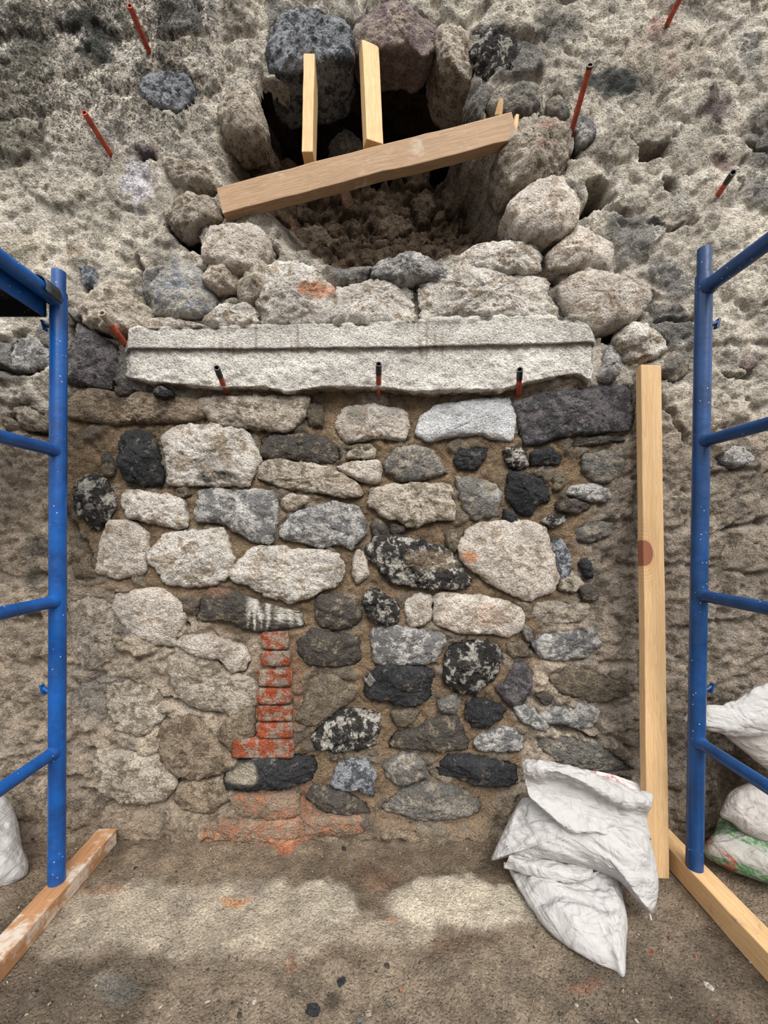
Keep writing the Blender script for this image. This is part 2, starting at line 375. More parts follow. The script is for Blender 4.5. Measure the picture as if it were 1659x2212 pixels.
BLOTCH += [(1547, 225, 30, 50, (104, 88, 88), .85, 'w'), (1310, 180, 80, 32, (66, 70, 68), .9, 'w'), (215, 90, 80, 62, (70, 74, 70), .9, 'w'), (1055, 105, 60, 32, (74, 78, 80), .85, 'w'), (1450, 600, 60, 30, (150, 140, 126), .4, 'w'), (300, 385, 34, 75, (222, 216, 222), .85, 'w'), (313, 335, 34, 18, (92, 72, 76), .8, 'w'), (60, 90, 75, 70, (96, 94, 82), .6, 'w'), (215, 80, 85, 75, (78, 80, 74), .75, 'w'),
 (45, 250, 95, 150, (128, 122, 108), .6, 'w'), (40, 100, 22, 18, (214, 208, 198), .6, 'w'), (20, 50, 60, 30, (60, 60, 56), .55, 'w'), (480, 50, 90, 60, (128, 118, 100), .5, 'w'),
 (330, 110, 30, 20, (196, 186, 170), .5, 'w'), (1200, 70, 60, 55, (88, 90, 88), .6, 'w'), (1500, 15, 50, 40, (100, 98, 90), .6, 'w'), (1610, 120, 34, 60, (94, 98, 96), .7, 'w'),
 (1640, 300, 40, 90, (84, 84, 80), .65, 'w'), (1360, 180, 60, 40, (70, 76, 72), .6, 'w'), (1413, 70, 16, 40, (172, 110, 108), .55, 'w'), (1445, 150, 14, 30, (186, 140, 132), .5, 'w'),
 (1556, 355, 26, 26, (104, 70, 62), .7, 'w'), (1430, 120, 120, 60, (188, 174, 156), .6, 'w'), (1400, 300, 90, 60, (128, 120, 106), .5, 'w'), (1300, 330, 60, 50, (140, 130, 115), .5, 'w'),
 (680, 625, 45, 22, (212, 138, 92), .8, 'w'), (195, 600, 28, 26, (120, 124, 126), .7, 'w'), (235, 640, 30, 30, (150, 146, 140), .5, 'w'), (165, 545, 24, 18, (178, 150, 118), .6, 'w'),
 (380, 600, 60, 50, (142, 146, 152), .6, 'w'), (60, 560, 60, 60, (190, 176, 150), .5, 'w'), (430, 130, 60, 60, (178, 166, 148), .5, 'w'), (250, 300, 60, 30, (150, 150, 148), .5, 'w'),
 (560, 1790, 130, 42, (184, 128, 92), .75, 'w'), (665, 1740, 18, 70, (158, 112, 88), .6, 'w'), (640, 1480, 22, 110, (150, 112, 88), .6, 'w'), (220, 1500, 70, 70, (160, 156, 150), .5, 'w'),
 (90, 1180, 26, 26, (96, 92, 84), .7, 'w'), (75, 1245, 26, 24, (112, 108, 98), .7, 'w'), (85, 1325, 20, 14, (70, 66, 60), .7, 'w'), (300, 1350, 50, 24, (138, 132, 130), .6, 'w'),
 (358, 1362, 18, 16, (52, 52, 50), .9, 'w'), (180, 950, 60, 24, (98, 92, 80), .5, 'w'), (340, 845, 26, 10, (24, 24, 24), .9, 'w'), (265, 840, 22, 12, (56, 54, 54), .8, 'w'), (30, 760, 50, 30, (156, 158, 158), .5, 'w'),
 (1620, 780, 30, 24, (130, 112, 108), .5, 'w'), (1590, 990, 40, 30, (150, 150, 148), .5, 'w'), (1205, 815, 22, 12, (158, 92, 62), .8, 'w'), (1460, 440, 30, 30, (150, 150, 146), .4, 'w'),
 (1085, 135, 12, 6, (188, 140, 108), .5, 'w'), (1090, 1050, 60, 50, (140, 124, 102), .3, 'w'),
 (1012, 1202, 22, 14, (214, 150, 104), .9, 's'), (440, 1275, 60, 14, (150, 112, 84), .6, 's'), (470, 1030, 46, 16, (60, 58, 54), .9, 's'), (460, 1000, 60, 18, (120, 110, 96), .5, 's'),
 (520, 1670, 40, 30, (176, 166, 146), .85, 's'), (930, 1210, 60, 26, (150, 132, 108), .7, 's'), (1060, 1330, 40, 30, (190, 160, 138), .6, 's'), (830, 880, 50, 24, (214, 210, 204), .7, 's'),
 (1060, 1060, 28, 30, (190, 186, 180), .7, 's'), (560, 1085, 26, 30, (120, 118, 118), .6, 's'), (775, 900, 26, 30, (140, 132, 118), .7, 's'), (985, 1745, 40, 24, (190, 182, 168), .7, 's'),
 (745, 1035, 44, 12, (140, 122, 98), .5, 's'), (1190, 240, 20, 30, (150, 140, 122), .5, 's'), (680, 625, 45, 22, (212, 138, 92), .8, 's'), (1185, 270, 22, 10, (180, 130, 118), .6, 's'), (1175, 310, 20, 8, (180, 130, 118), .6, 's')]
STONES = [('L', .010, 'P', '385,1395 440,1410 475,1445 540,1470 560,1520 500,1545 420,1530 370,1490 365,1430'), ('L', .008, 'P', '225,1475 290,1470 335,1500 345,1560 300,1590 235,1570'),
 ('L', .008, 'P', '150,1300 225,1290 250,1340 240,1420 180,1450 150,1400'), ('B', .012, 'P', '480,1560 545,1530 552,1590 498,1632 470,1600'), ('B', .014, 'P', '385,1700 460,1690 490,1730 460,1765 400,1760 372,1735'),
 ('D', .050, 'P', '322,850 330,838 348,834 364,841 370,853 355,858 335,856'), ('DG', .030, 'P', '236,838 262,830 288,838 278,848 258,856'), 
 ('W', .022, 'A', '500,500 600,400 900,395 1080,440 1165,600 1130,720 1100,815 950,815 530,815 540,700'),
 ('D', .028, 'A', '165,640 190,480 290,410 400,410 470,600 495,815 350,825 230,800'),
 ('L', .028, 'A', '765,180 1300,170 1530,190 1490,330 1380,430 1200,410 980,390 830,350'),
 ('GB', .004, 'B', '200,210 330,230 330,410 210,390'),
 ('WB', .014, 'B', '430,400 480,260 700,230 900,290 930,400 900,500 760,480 620,490 500,510'),
 ('WW', .022, 'P', '905,935 912,900 950,873 1090,857 1108,890 1105,950 1060,945 1040,935 970,940 935,950'),
 ('DP', .026, 'C', '390,230 560,180 850,130 1000,90 1200,90 1240,150 1245,420 1000,440 700,460 600,510 480,520 440,330'),
 ('B', .020, 'L', '390,1010 520,930 700,960 900,960 1100,990 1190,1010 1210,1090 1100,1120 880,1130 700,1140 520,1120 400,1100'),
 ('DP', .030, 'L', '390,850 400,700 470,570 560,600 680,660 700,720 650,930 600,940 400,890'),
 ('DG', .016, 'P', '550,985 560,940 600,933 700,938 730,965 738,990 715,1000 650,995'),
 ('L', .020, 'B', '490,620 520,560 650,520 700,560 690,620 600,640'), ('WB', .020, 'B', '410,690 520,650 720,640 740,700 710,800 600,790'),
 ('G', .014, 'B', '760,650 880,540 1100,550 1190,650 1220,730 1150,745 900,790 780,740'), ('D', .014, 'B', '1240,650 1300,560 1520,540 1500,640 1420,720 1290,700'),
 ('L', .024, 'P', '562,1030 567,1005 600,993 660,997 732,1020 768,1045 778,1068 732,1072 675,1059 630,1056 600,1048'),
 ('L', .020, 'B', '660,960 690,850 850,810 1100,810 1240,820 1255,1060 1100,1070 940,1125 880,1060 760,1040'),
 ('G', .012, 'B', '1285,770 1400,770 1560,810 1615,860 1610,1050 1400,1075 1330,960'),
 ('LG', .022, 'B', '20,1130 120,1020 400,940 550,970 620,1080 620,1180 520,1280 420,1240 310,1270 200,1230 50,1210'),
 ('L', .018, 'B', '10,930 100,880 240,900 230,940 150,990 50,1000'),
 ('LG', .020, 'A', '740,1080 760,860 900,840 1000,870 1100,850 1290,870 1310,1060 1250,1230 1130,1210 1000,1150 900,1085'),
 ('W', .020, 'A', '205,900 260,860 400,880 600,910 640,970 665,1110 600,1130 500,1110 350,1070 250,1060'),
 ('WB', .020, 'A', '30,1300 100,1080 250,1080 370,1170 370,1230 350,1460 150,1480 20,1450'),
 ('W', .022, 'A', '390,1330 520,1180 750,1150 920,1140 980,1350 930,1500 800,1550 500,1540 460,1430'),
 ('W', .026, 'P', '495,1240 520,1210 555,1185 640,1190 715,1195 738,1230 725,1265 690,1275 660,1295 620,1300 575,1290 540,1265 505,1255'),
 ('WB', .012, 'B', '530,1370 560,1280 620,1290 640,1380 650,1480 570,1530 535,1480'),
 ('DV', .024, 'B', '670,1280 750,1220 900,1200 1100,1230 1230,1290 1290,1350 1370,1500 1340,1540 1100,1560 860,1560 770,1500 690,1370'),
 ('WB', .024, 'C', '0,1250 60,1160 130,1110 300,1090 500,1100 600,1150 640,1290 680,1500 620,1580 470,1640 330,1580 170,1480 20,1380'),
 ('GB', .006, 'B', '1200,1150 1340,1130 1300,1280 1260,1320 1220,1280'), ('GB', .008, 'B', '670,1130 700,1060 750,1080 765,1170 710,1200'),
 ('DV', .012, 'C', '290,560 400,530 470,560 480,680 340,720'), ('D', .016, 'C', '490,590 600,550 730,610 730,660 620,690 510,680'),
 ('D', .020, 'C', '340,730 400,725 570,750 650,830 640,930 520,960 500,1030 400,1030 340,940 330,820'), ('GB', .008, 'C', '650,740 730,720 740,820 700,860 655,850'),
 ('D', .014, 'C', '310,980 400,1060 415,1095 370,1105 320,1060'), ('DV', .016, 'C', '580,1080 650,1040 770,1020 770,1080 640,1140 600,1110'),
 ('DG', .014, 'C', '670,940 800,920 940,960 930,1000 830,1030 680,1000'), ('LG', .016, 'C', '760,880 790,830 930,810 1060,850 1080,930 960,940 850,920'),
 ('BL', .010, 'C', '640,1240 720,1200 790,1340 790,1480 700,1530 680,1440'), ('D', .008, 'C', '850,1350 920,1340 940,1450 930,1500 870,1490'),
 ('DG', .014, 'C', '790,500 900,470 1190,470 1190,500 1000,520 800,550'), ('G', .014, 'C', '850,600 1050,560 1170,640 1150,720 1080,780 960,800 890,720'),
 ('G', .010, 'C', '820,1150 1000,1080 1100,1100 1080,1180 900,1240 830,1210'),
 ('DG', .010, 'A', '40,600 90,560 160,690 70,720'),
 ('DG', .012, 'E', '250,230 290,130 420,100 560,170 600,300 520,360 400,370 300,370 250,290'), ('DV', .018, 'E', '590,70 700,60 880,190 860,290 830,310 650,290 600,200'),
 ('WB', .014, 'E', '920,170 980,120 1110,120 1100,290 1050,340 950,350 920,280'), ('WB', .022, 'P', '950,1290 965,1283 1090,1300 1128,1320 1130,1360 1100,1377 1060,1370 1000,1370 945,1350'),
 ('DG', .012, 'E', '140,440 250,400 450,410 580,440 600,590 560,645 380,640 210,630 140,560'), ('LG', .018, 'E', '690,370 850,350 1100,390 1220,440 1150,540 1130,610 870,625 695,620'),
 ('DV', .024, 'E', '1190,560 1230,470 1420,450 1600,490 1630,600 1600,700 1540,760 1420,830 1330,840 1220,780 1190,650'), ('GB', .010, 'R', '305,460 420,450 470,470 490,570 340,575'),
 ('G', .012, 'R', '430,340 480,340 515,420 500,465 450,450'), ('DP', .018, 'R', '250,800 330,740 380,610 450,600 515,680 500,810 450,900 370,940 300,880'),
 ('DG', .014, 'R', '530,840 600,820 660,860 640,910 570,900'), ('GB', .016, 'E', '120,1000 160,930 240,720 300,690 400,710 560,860 430,960 300,1050 220,1070 140,1030'),
 ('D', .020, 'E', '600,860 620,740 740,650 900,640 1130,660 1135,920 1080,930 900,915 640,900'), ('DV', .020, 'E', '250,1120 380,1000 560,930 680,940 770,990 740,1100 740,1230 700,1290 600,1270 460,1230 300,1220'),
 ('GB', .012, 'E', '810,960 960,940 1030,960 990,1020 920,1080 830,1040'), ('DG', .018, 'E', '790,1180 830,1120 1030,1090 1060,1030 1290,990 1350,1090 1400,1240 1200,1260 1000,1240 800,1250'),
 ('D', .014, 'E', '1340,890 1500,860 1640,940 1640,1030 1500,1080 1400,1090 1350,1020'), ('LG', .012, 'R', '100,1180 170,1110 370,1080 440,1130 430,1240 300,1260 110,1240'),
 ('BL', .018, 'E', '380,1490 420,1350 480,1310 660,1320 690,1400 700,1560 690,1600 570,1540 430,1520'), ('G', .020, 'E', '740,1350 860,1280 1000,1280 1070,1370 1080,1450 980,1475 850,1480 780,1430'),
 ('D', .020, 'P', '935,1670 975,1645 1050,1645 1100,1650 1128,1665 1125,1700 1060,1705 1000,1700 980,1690 940,1690'), ('D', .022, 'P', '475,1685 505,1650 560,1640 640,1635 682,1640 688,1670 675,1700 600,1708 540,1715 485,1715'),
 ('DG', .022, 'P', '655,1730 680,1712 740,1715 790,1740 800,1762 750,1765 690,1758'), ('G', .024, 'P', '820,1750 870,1715 920,1700 980,1710 1040,1740 1040,1770 1000,1775 940,1778 830,1765'),
 ('WB', .022, 'Q', '605,480 640,430 800,420 950,470 1080,500 1110,580 1060,660 980,680 920,590 800,580 680,540'), ('WB', .012, 'Q', '170,100 480,80 620,200 640,300 560,420 600,480 400,470 200,330 130,200'),
 ('B', .022, 'Q', '480,1070 700,1000 860,1180 1000,1320 960,1370 700,1470 600,1420 490,1300'), ('L', .020, 'Q', '0,1250 180,1260 470,1300 560,1480 480,1600 200,1640 60,1560'),
 ('L', .012, 'R', '530,180 700,170 910,190 900,260 840,320 600,330 500,260'), ('LG', .018, 'R', '520,490 570,410 740,390 960,370 980,480 900,560 700,600 600,570'),
 ('GB', .012, 'R', '620,700 850,650 1050,700 1250,800 1000,900 700,840'), ('LG', .014, 'R', '580,1000 640,940 900,900 1000,950 950,1080 860,1090 720,1050 620,1060'),
 ('G', .010, 'R', '540,1220 640,1150 780,1130 1000,1200 1150,1300 1250,1400 900,1400 700,1330'),
 ('LG', .020, 'L', '50,720 100,640 200,630 290,700 290,790 150,830 60,800'),

 ('BL', .016, 'P', '300,200 305,160 350,140 400,145 420,180 415,215 380,230 340,225'),
 ('G', .016, 'V', '340,600 380,530 430,560 490,660 440,700 350,660'), ('LG', .024, 'V', '510,760 540,660 600,680 640,760 630,810 550,860'),
  ('GB', .012, 'P', '215,1010 232,985 245,1010 238,1030 220,1028'), ('DV', .016, 'P', '150,1040 185,1020 215,1025 240,1060 245,1095 230,1125 205,1150 175,1120 155,1090'),
 ('L', .014, 'P', '1215,1240 1235,1235 1270,1262 1240,1282 1212,1275'), ('DG', .012, 'P', '1250,1268 1280,1262 1300,1280 1290,1300 1262,1298'),
 ('GB', .010, 'P', '375,1055 400,1050 410,1068 390,1078 376,1070'), ('GB', .010, 'P', '695,1188 715,1182 728,1190 722,1202 700,1200'),
 ('DG', .010, 'P', '800,1128 825,1122 840,1140 830,1165 806,1160'), ('DG', .010, 'P', '840,1130 880,1135 876,1150 850,1158'),
 ('B', .012, 'P', '152,1180 190,1200 200,1250 160,1255'), ('GB', .010, 'P', '740,965 790,955 815,972 780,985'), ('G', .012, 'P', '948,1518 985,1500 1000,1525 975,1545 950,1540'),
 ('GB', .010, 'P', '708,1625 735,1620 745,1638 720,1648'), ('LG', .014, 'P', '1105,1520 1150,1530 1190,1570 1180,1585 1130,1565'), ('L', .014, 'P', '1030,1235 1070,1225 1090,1260 1060,1265'),
 ('G', .012, 'P', '785,1470 800,1455 815,1470 800,1490'), ('BL', .014, 'P', '165,570 205,575 215,615 180,620'),
 ('LG', .016, 'P', '1560,975 1600,960 1640,990 1600,1010 1570,1000'), ('PU', .014, 'P', '1600,770 1625,762 1640,785 1620,800 1602,790'),
 ('L', .014, 'P', '20,880 60,870 100,900 90,930 40,920'),
 ]
BLOCKS = [
 (('BL', .05, 'U', '195,270 200,130 290,20 400,-10 520,30 640,60 700,150 690,300 560,330 350,380 270,390 210,340'), .20, .008),
 (('PU', .045, 'U', '700,230 725,90 800,20 950,-20 1100,10 1210,90 1215,240 1150,290 1060,240 900,250 780,270'), .14, .008),
 (('L', .03, 'U', '1215,250 1230,130 1330,110 1440,180 1470,330 1450,430 1330,420 1240,330'), .20, .008),
 (('DV', .035, 'U', '1360,260 1400,150 1560,170 1700,230 1710,330 1659,400 1530,400 1420,340'), .10, .015),
 (('L', .03, 'P', '470,190 520,170 548,190 560,230 562,275 535,290 500,285 470,250'), .14, .02),
 (('G', .035, 'V', '-30,620 10,540 150,480 260,490 320,560 330,640 200,660 60,670'), .12, .015),
 (('L', .06, 'V', '100,980 80,930 130,800 160,640 300,670 480,730 515,880 490,970 340,1020 260,1030 130,1060'), .15, .025),
 (('WB', .085, 'V', '150,1180 210,1080 330,1040 460,1000 560,1110 565,1180 540,1270 460,1340 350,1390 250,1370 190,1290'), .15, .03),
 (('WB', .055, 'V', '330,1510 430,1400 560,1320 610,1320 740,1410 750,1480 700,1590 600,1580 470,1590 350,1590'), .11, .02),
 (('WB', .055, 'M', '415,300 470,250 620,220 850,250 960,330 960,400 900,480 780,520 650,580 560,520 500,480'), .11, .02),
 (('W', .040, 'M', '780,640 870,530 1000,560 1100,640 1080,700 960,750 870,750'), .06, .015),
 (('LG', .030, 'M', '640,880 690,770 700,680 750,660 780,830 770,890'), .06, .01),
 (('G', .026, 'M', '1030,850 1110,720 1180,700 1210,750 1200,870 1110,900'), .06, .01),
 (('W', .060, 'P', '900,600 960,583 1060,580 1190,583 1212,640 1224,680 1160,684 1040,678 905,682'), .14, .008),
 (('W', .055, 'P', '985,566 1020,530 1080,515 1155,515 1187,555 1180,582 1090,584 1000,582'), .12, .015),
 (('LG', .055, 'P', '788,592 820,550 900,545 970,560 978,592 880,600'), .12, .015),
 (('W', .052, 'P', '712,605 800,590 900,598 908,660 900,692 760,695 705,680'), .12, .01),
 (('W', .050, 'P', '535,650 555,580 620,556 680,570 716,610 708,690 640,700 550,695'), .12, .015),
 (('WB', .065, 'P', '428,545 432,500 450,475 500,478 545,480 585,510 583,548 550,580 510,572 470,560'), .13, .02),
 (('L', .050, 'P', '505,620 530,575 560,560 580,580 560,640 520,650'), .08, .015),
 (('L', .045, 'P', '430,595 445,562 490,560 520,590 510,625 470,630'), .08, .015),
 (('LB', .045, 'L', '860,480 880,400 870,300 950,200 1200,180 1280,300 1270,390 1220,460 1100,500 1000,500'), .08, .015),
 (('L', .060, 'L', '460,530 420,420 500,370 600,300 760,360 850,440 870,530 740,590 600,570 500,560'), .10, .02),
 (('W', .045, 'P', '430,690 450,655 480,645 540,650 560,690 500,700'), .06, .012),
 (('WB', .042, 'P', '290,705 320,680 370,680 430,690 470,700 380,706 300,712'), .06, .008),
 (('L', .050, 'P', '352,330 390,335 450,358 484,385 478,402 420,392 365,375'), .08, .015),
 (('L', .050, 'P', '345,440 400,410 460,420 480,455 455,470 400,482 355,475'), .08, .015),
 ]
DRIP = '412,1340 430,1290 455,1275 500,1280 530,1300 560,1303 650,1325 655,1355 600,1364 540,1364 500,1350 450,1340 425,1350'
def wall_mesh():
    h = .0062; X = np.arange(-2.35, 2.45, h); Z = np.arange(-.06, 3.75, h); nx, nz = len(X), len(Z)
    gx, gz = np.meshgrid(X, Z); x = gx.ravel(); z = gz.ravel()
    p = np.column_stack([x, x*0, z]); px = CX+x/D*F; py = CY-(z-HC)/D*F
    wx = x+.03*fbm(p, 7, 3, seed=1); wz = z+.03*fbm(p, 7, 3, seed=2)
    wpx = CX+wx/D*F; wpy = CY-(wz-HC)/D*F
    # centre of freshly pointed mortar
    reg = sdf(wpx, wpy, pp('130,850 600,845 1300,830 1370,900 1300,960 1250,1150 1240,1290 1170,1340 1160,1440 1150,1530 1130,1650 1040,1780 650,1800 500,1650 560,1400 400,1330 330,1290 200,1270 130,1150'))
    mort = sm(-20, 25, reg)
    f1, f2, idv = worley(wx, wz*1.25, 5.2)
    stonei = sm(.02, .28, f2-f1); f1b, f2b, idb = worley(wx+.3, wz, 13, 3)
    y = -stonei*(.006+.018*idv)*(1-mort)+.008
    y += -sm(.02, .3, f2b-f1b)*.007*idb*(1-.6*mort)
    lowleft = sm(1150, 1400, py)
    y -= fbm(p, 3.0, 3, .5, seed=5)*.016*(1-.6*mort)
    hi = sm(1000, 600, py) if False else 1-sm(600, 1000, py)
    y -= fbm(p, 18, 4, .55, seed=8)*((.0062-.0022*hi)*(1-mort)+.0045*(1-.5*hi))
    y -= fbm(p, 60, 3, .65, seed=9)*.0042
    y += np.clip(ridged(p, 8, 3, .5, seed=4)-1.15, 0, 1)*.030*(1-.6*mort)
    y += np.clip(perlin(p*48+3)-.3, 0, 1)*.022*(1-.7*mort)*(1-.5*hi)
    chip = mort*sm(.62, .68, _ra(idb))*sm(.06, .2, f2b-f1b)
    y += mort*(-.007-.006*fbm(p, 26, 3, .6, seed=61)-.006*fbm(p, 5, 2, seed=6))
    y -= chip*.009
    y -= sm(.18, .0, z) * 0 + (1-sm(.0, .16, z))*.035
    # lumps that stand proud of the wall face beside and above the lintel
    up = sm(900, 700, wpy)*0+(1-sm(820, 900, wpy)); y -= up*.012
    w2x = x+.010*fbm(p, 25, 3, seed=11); w2z = z+.010*fbm(p, 25, 3, seed=12)
    sc = sdf(w2x, w2z, XZ(CAV)); cav = sm(.0, .10, sc)
    deep = .11+.19*(1-sm(380, 520, py))
    deep = deep*(1-.55*(1-sm(540, 620, px)))
    c1, c2, ci = worley(wx, wz, 17, 5); c3, c4, cj = worley(wx+1.1, wz+.4, 38, 6)
    lump = sm(.02, .4, c2-c1)*(.012+.022*ci)+sm(.02, .3, c4-c3)*.009
    y = y*(1-cav)+cav*(deep-lump-fbm(p, 9, 3, seed=13)*.03-fbm(p, 50, 3, .6, seed=14)*.005)
    hole = np.zeros(len(x))
    for poly, dp, wd in HOLES:
        s_ = sm(0, wd*1.4, sdf(w2x, w2z, XZ(poly))); hole = np.maximum(hole, s_); y = np.maximum(y, y*(1-s_)+(dp)*s_)
    for s, dp in CRACKS:
        q = XZ(pp(s)); dm = np.full(len(x), 9.)
        for a, b in zip(q[:-1], q[1:]):
            a = np.array(a); b = np.array(b); e = b-a; t = np.clip(((w2x-a[0])*e[0]+(w2z-a[1])*e[1])/(e@e), 0, 1)
            dm = np.minimum(dm, np.hypot(w2x-a[0]-t*e[0], w2z-a[1]-t*e[1]))
        y += (1-sm(.002, .013, dm))*dp*2.2
    for (kd, pr, cr_, q_), *_x in [(a_,) for a_ in STONES]+[(a_[0],) for a_ in BLOCKS]+[(('DG', .02, 'P', DRIP),)]:
        po = np.array(XZ(pts_of(cr_, q_), D-pr)); mc = po.mean(0); po = mc+(po-mc)*1.065
        lo_, hi_ = po.min(0)-.04, po.max(0)+.04; ix = np.where((x > lo_[0]) & (x < hi_[0]) & (z > lo_[1]) & (z < hi_[1]))[0]
        s_ = sdf(x[ix], z[ix], po); below = sm(.3, -.5, 0)+np.clip((mc[1]-z[ix])/(hi_[1]-lo_[1])*2, 0, 1)
        g_ = np.exp(-((s_+.002)/.007)**2)*(.003+.011*below*(.6+.8*perlin(p[ix]*14)))
        y[ix] = np.where(s_ > .006, np.maximum(y[ix], .010), y[ix])+g_*(s_ <= .006)
    # own colours
    one = np.ones((len(x), 1)); lo = sm(820, 1000, py)[:, None]
    up_c = lin((208, 198, 182)); t = up_c*one
    tb = lin((190, 174, 154)); t = t*(1-lo)+tb*lo
    tr = lin((156, 143, 128)); fr = (sm(1180, 1330, px)*sm(850, 1050, py))[:, None]; t = t*(1-fr)+tr*fr
    tll = lin((180, 164, 145)); fl = ((1-sm(100, 350, px))*sm(850, 1000, py))[:, None]; t = t*(1-fl)+tll*fl
    vv = (1+.22*fbm(p, 4, 4, seed=20))[:, None]; t = t*vv
    t = t*(1-mort[:, None])+lin((142, 121, 97))*mort[:, None]
    lowb = (1-sm(.02, .22, z))[:, None]*.6; t = t*(1-lowb)+lin((140, 121, 100))*lowb
    chc = lin((96, 88, 78))*(1-idb[:, None])+lin((150, 140, 124))*idb[:, None]; t = t*(1-chip[:, None]*.85)+chc*chip[:, None]*.85
    t = blotch(t, px, py, p, 'w')
    pick = (sm(.80, .84, _ra(idv))*(1-mort)*(1-sm(850, 950, py))*stonei*.75)[:, None]
    dk = lin((104, 104, 104)); t = t*(1-pick)+dk*pick
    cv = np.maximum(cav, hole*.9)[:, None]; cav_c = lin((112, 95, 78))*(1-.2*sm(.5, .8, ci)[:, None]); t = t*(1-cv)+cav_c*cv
    t2 = t*.58*np.array([.98, 1., 1.]); li = sm(.2, .5, fbm(p, 6, 3, seed=22))[:, None]*(1-lo*.7)
    t2 = t2*(1-li)+lin((222, 214, 202))*li*(1-cv)+t2*li*cv
    ul = (1-sm(300, 620, px))*(1-sm(220, 430, py))
    speck = .36+.35*ul-.16*mort+.10*(1-sm(300, 700, py))-.12*cav+.12*fbm(p, 5, 3, seed=23)
    patch = .42-.2*mort+.1*ul
    V = np.column_stack([x, y, z]); a = np.arange(nx*nz).reshape(nz, nx)
    q = np.column_stack([a[:-1, :-1].ravel(), a[:-1, 1:].ravel(), a[1:, 1:].ravel(), a[1:, :-1].ravel()])
    cut = (sc > .035) & (w2z+.02*fbm(p, 9, 2, seed=70) > HC+(CY-250)/F*D)
    q = q[~cut[q].any(1)]
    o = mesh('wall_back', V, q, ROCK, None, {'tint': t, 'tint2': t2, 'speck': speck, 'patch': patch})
    tag(o, kind='structure'); return o
def cave():      # the hollow inside the wall thickness, wider than its mouth
    c0 = np.array([-.02, .22, 2.42]); nr, nt_ = 90, 200; V = []
    for i in range(nr+1):
        u = i/nr*math.pi/2
        for k in range(nt_):
            a = 2*math.pi*k/nt_; V.append(c0+np.array([.66*math.cos(a)*math.cos(u), .62*math.sin(u), .60*math.sin(a)*math.cos(u)]))
    V = np.array(V); nn = V-c0; nn /= np.linalg.norm(nn, axis=1)[:, None]+1e-9
    V = V-nn*(fbm(V, 6, 4, .55, seed=80)*.06+np.clip(ridged(V, 9, 2, seed=81), 0, 2)*.03)[:, None]
    out = [c0+np.array([2.3*math.cos(2*math.pi*k/nt_)*1.0, 0, 1.6*math.sin(2*math.pi*k/nt_)]) for k in range(nt_)]  # unseen flange added behind the wall face to block sky light leaking in
    V = np.vstack([np.array(out), V]); a = np.arange((nr+2)*nt_).reshape(nr+2, nt_); b = np.roll(a, -1, 1)
    q = np.column_stack([a[:-1].ravel(), a[1:].ravel(), b[1:].ravel(), b[:-1].ravel()]); n = len(V)
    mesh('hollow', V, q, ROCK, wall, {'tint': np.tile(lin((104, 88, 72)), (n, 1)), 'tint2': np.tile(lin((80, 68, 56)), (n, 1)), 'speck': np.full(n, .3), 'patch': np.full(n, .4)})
def _ra(v): return (v*7.13) % 1.0
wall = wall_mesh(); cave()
for kd, pr, cr_, q in STONES:
    a_ = np.array(pts_of(cr_, q)); small = np.prod(np.ptp(a_, axis=0)) < 1900
    rock('pinning_stone' if small else 'stone', a_, kd, pr+.004, parent=wall)
# stones that stand out of the wall round the opening: deeper, with visible undersides
for (kd, pr, cr_, q), dp, bu in BLOCKS: rock('rubble_block', pts_of(cr_, q), kd, pr, parent=wall, depth=dp, bulge=bu*.5, edge=.022, rugged=1.)
rock('stone', pp(DRIP), 'DG', .026, parent=wall, drips=True)
# bricks of the wall
for k, (y0, y1, x0, x1) in enumerate([(1368, 1404, 563, 622), (1408, 1440, 563, 625), (1449, 1484, 556, 627), (1489, 1522, 554, 627), (1528, 1560, 553, 629), (1564, 1597, 552, 630), (1600, 1640, 500, 633)]):
    rock('brick', [(x0, y0), ((x0+x1)/2, y0-1), (x1, y0), (x1+1, (y0+y1)/2), (x1, y1), ((x0+x1)/2, y1+1), (x0, y1), (x0-1, (y0+y1)/2)], 'RB', .026, parent=wall, bulge=.001, edge=.006, amp=.5, grow=1.0)
for s, kd, pr in [('498,1727 640,1722 642,1768 590,1775 500,1765', 'OB', .036), ('440,1785 500,1776 560,1775 640,1780 640,1815 560,1822 445,1818', 'OB', .045), ('655,1772 720,1770 782,1775 780,1805 700,1812 655,1808', 'OB', .040)]:
    rock('brick', pp(s), kd, pr, parent=wall, bulge=.006, edge=.012)

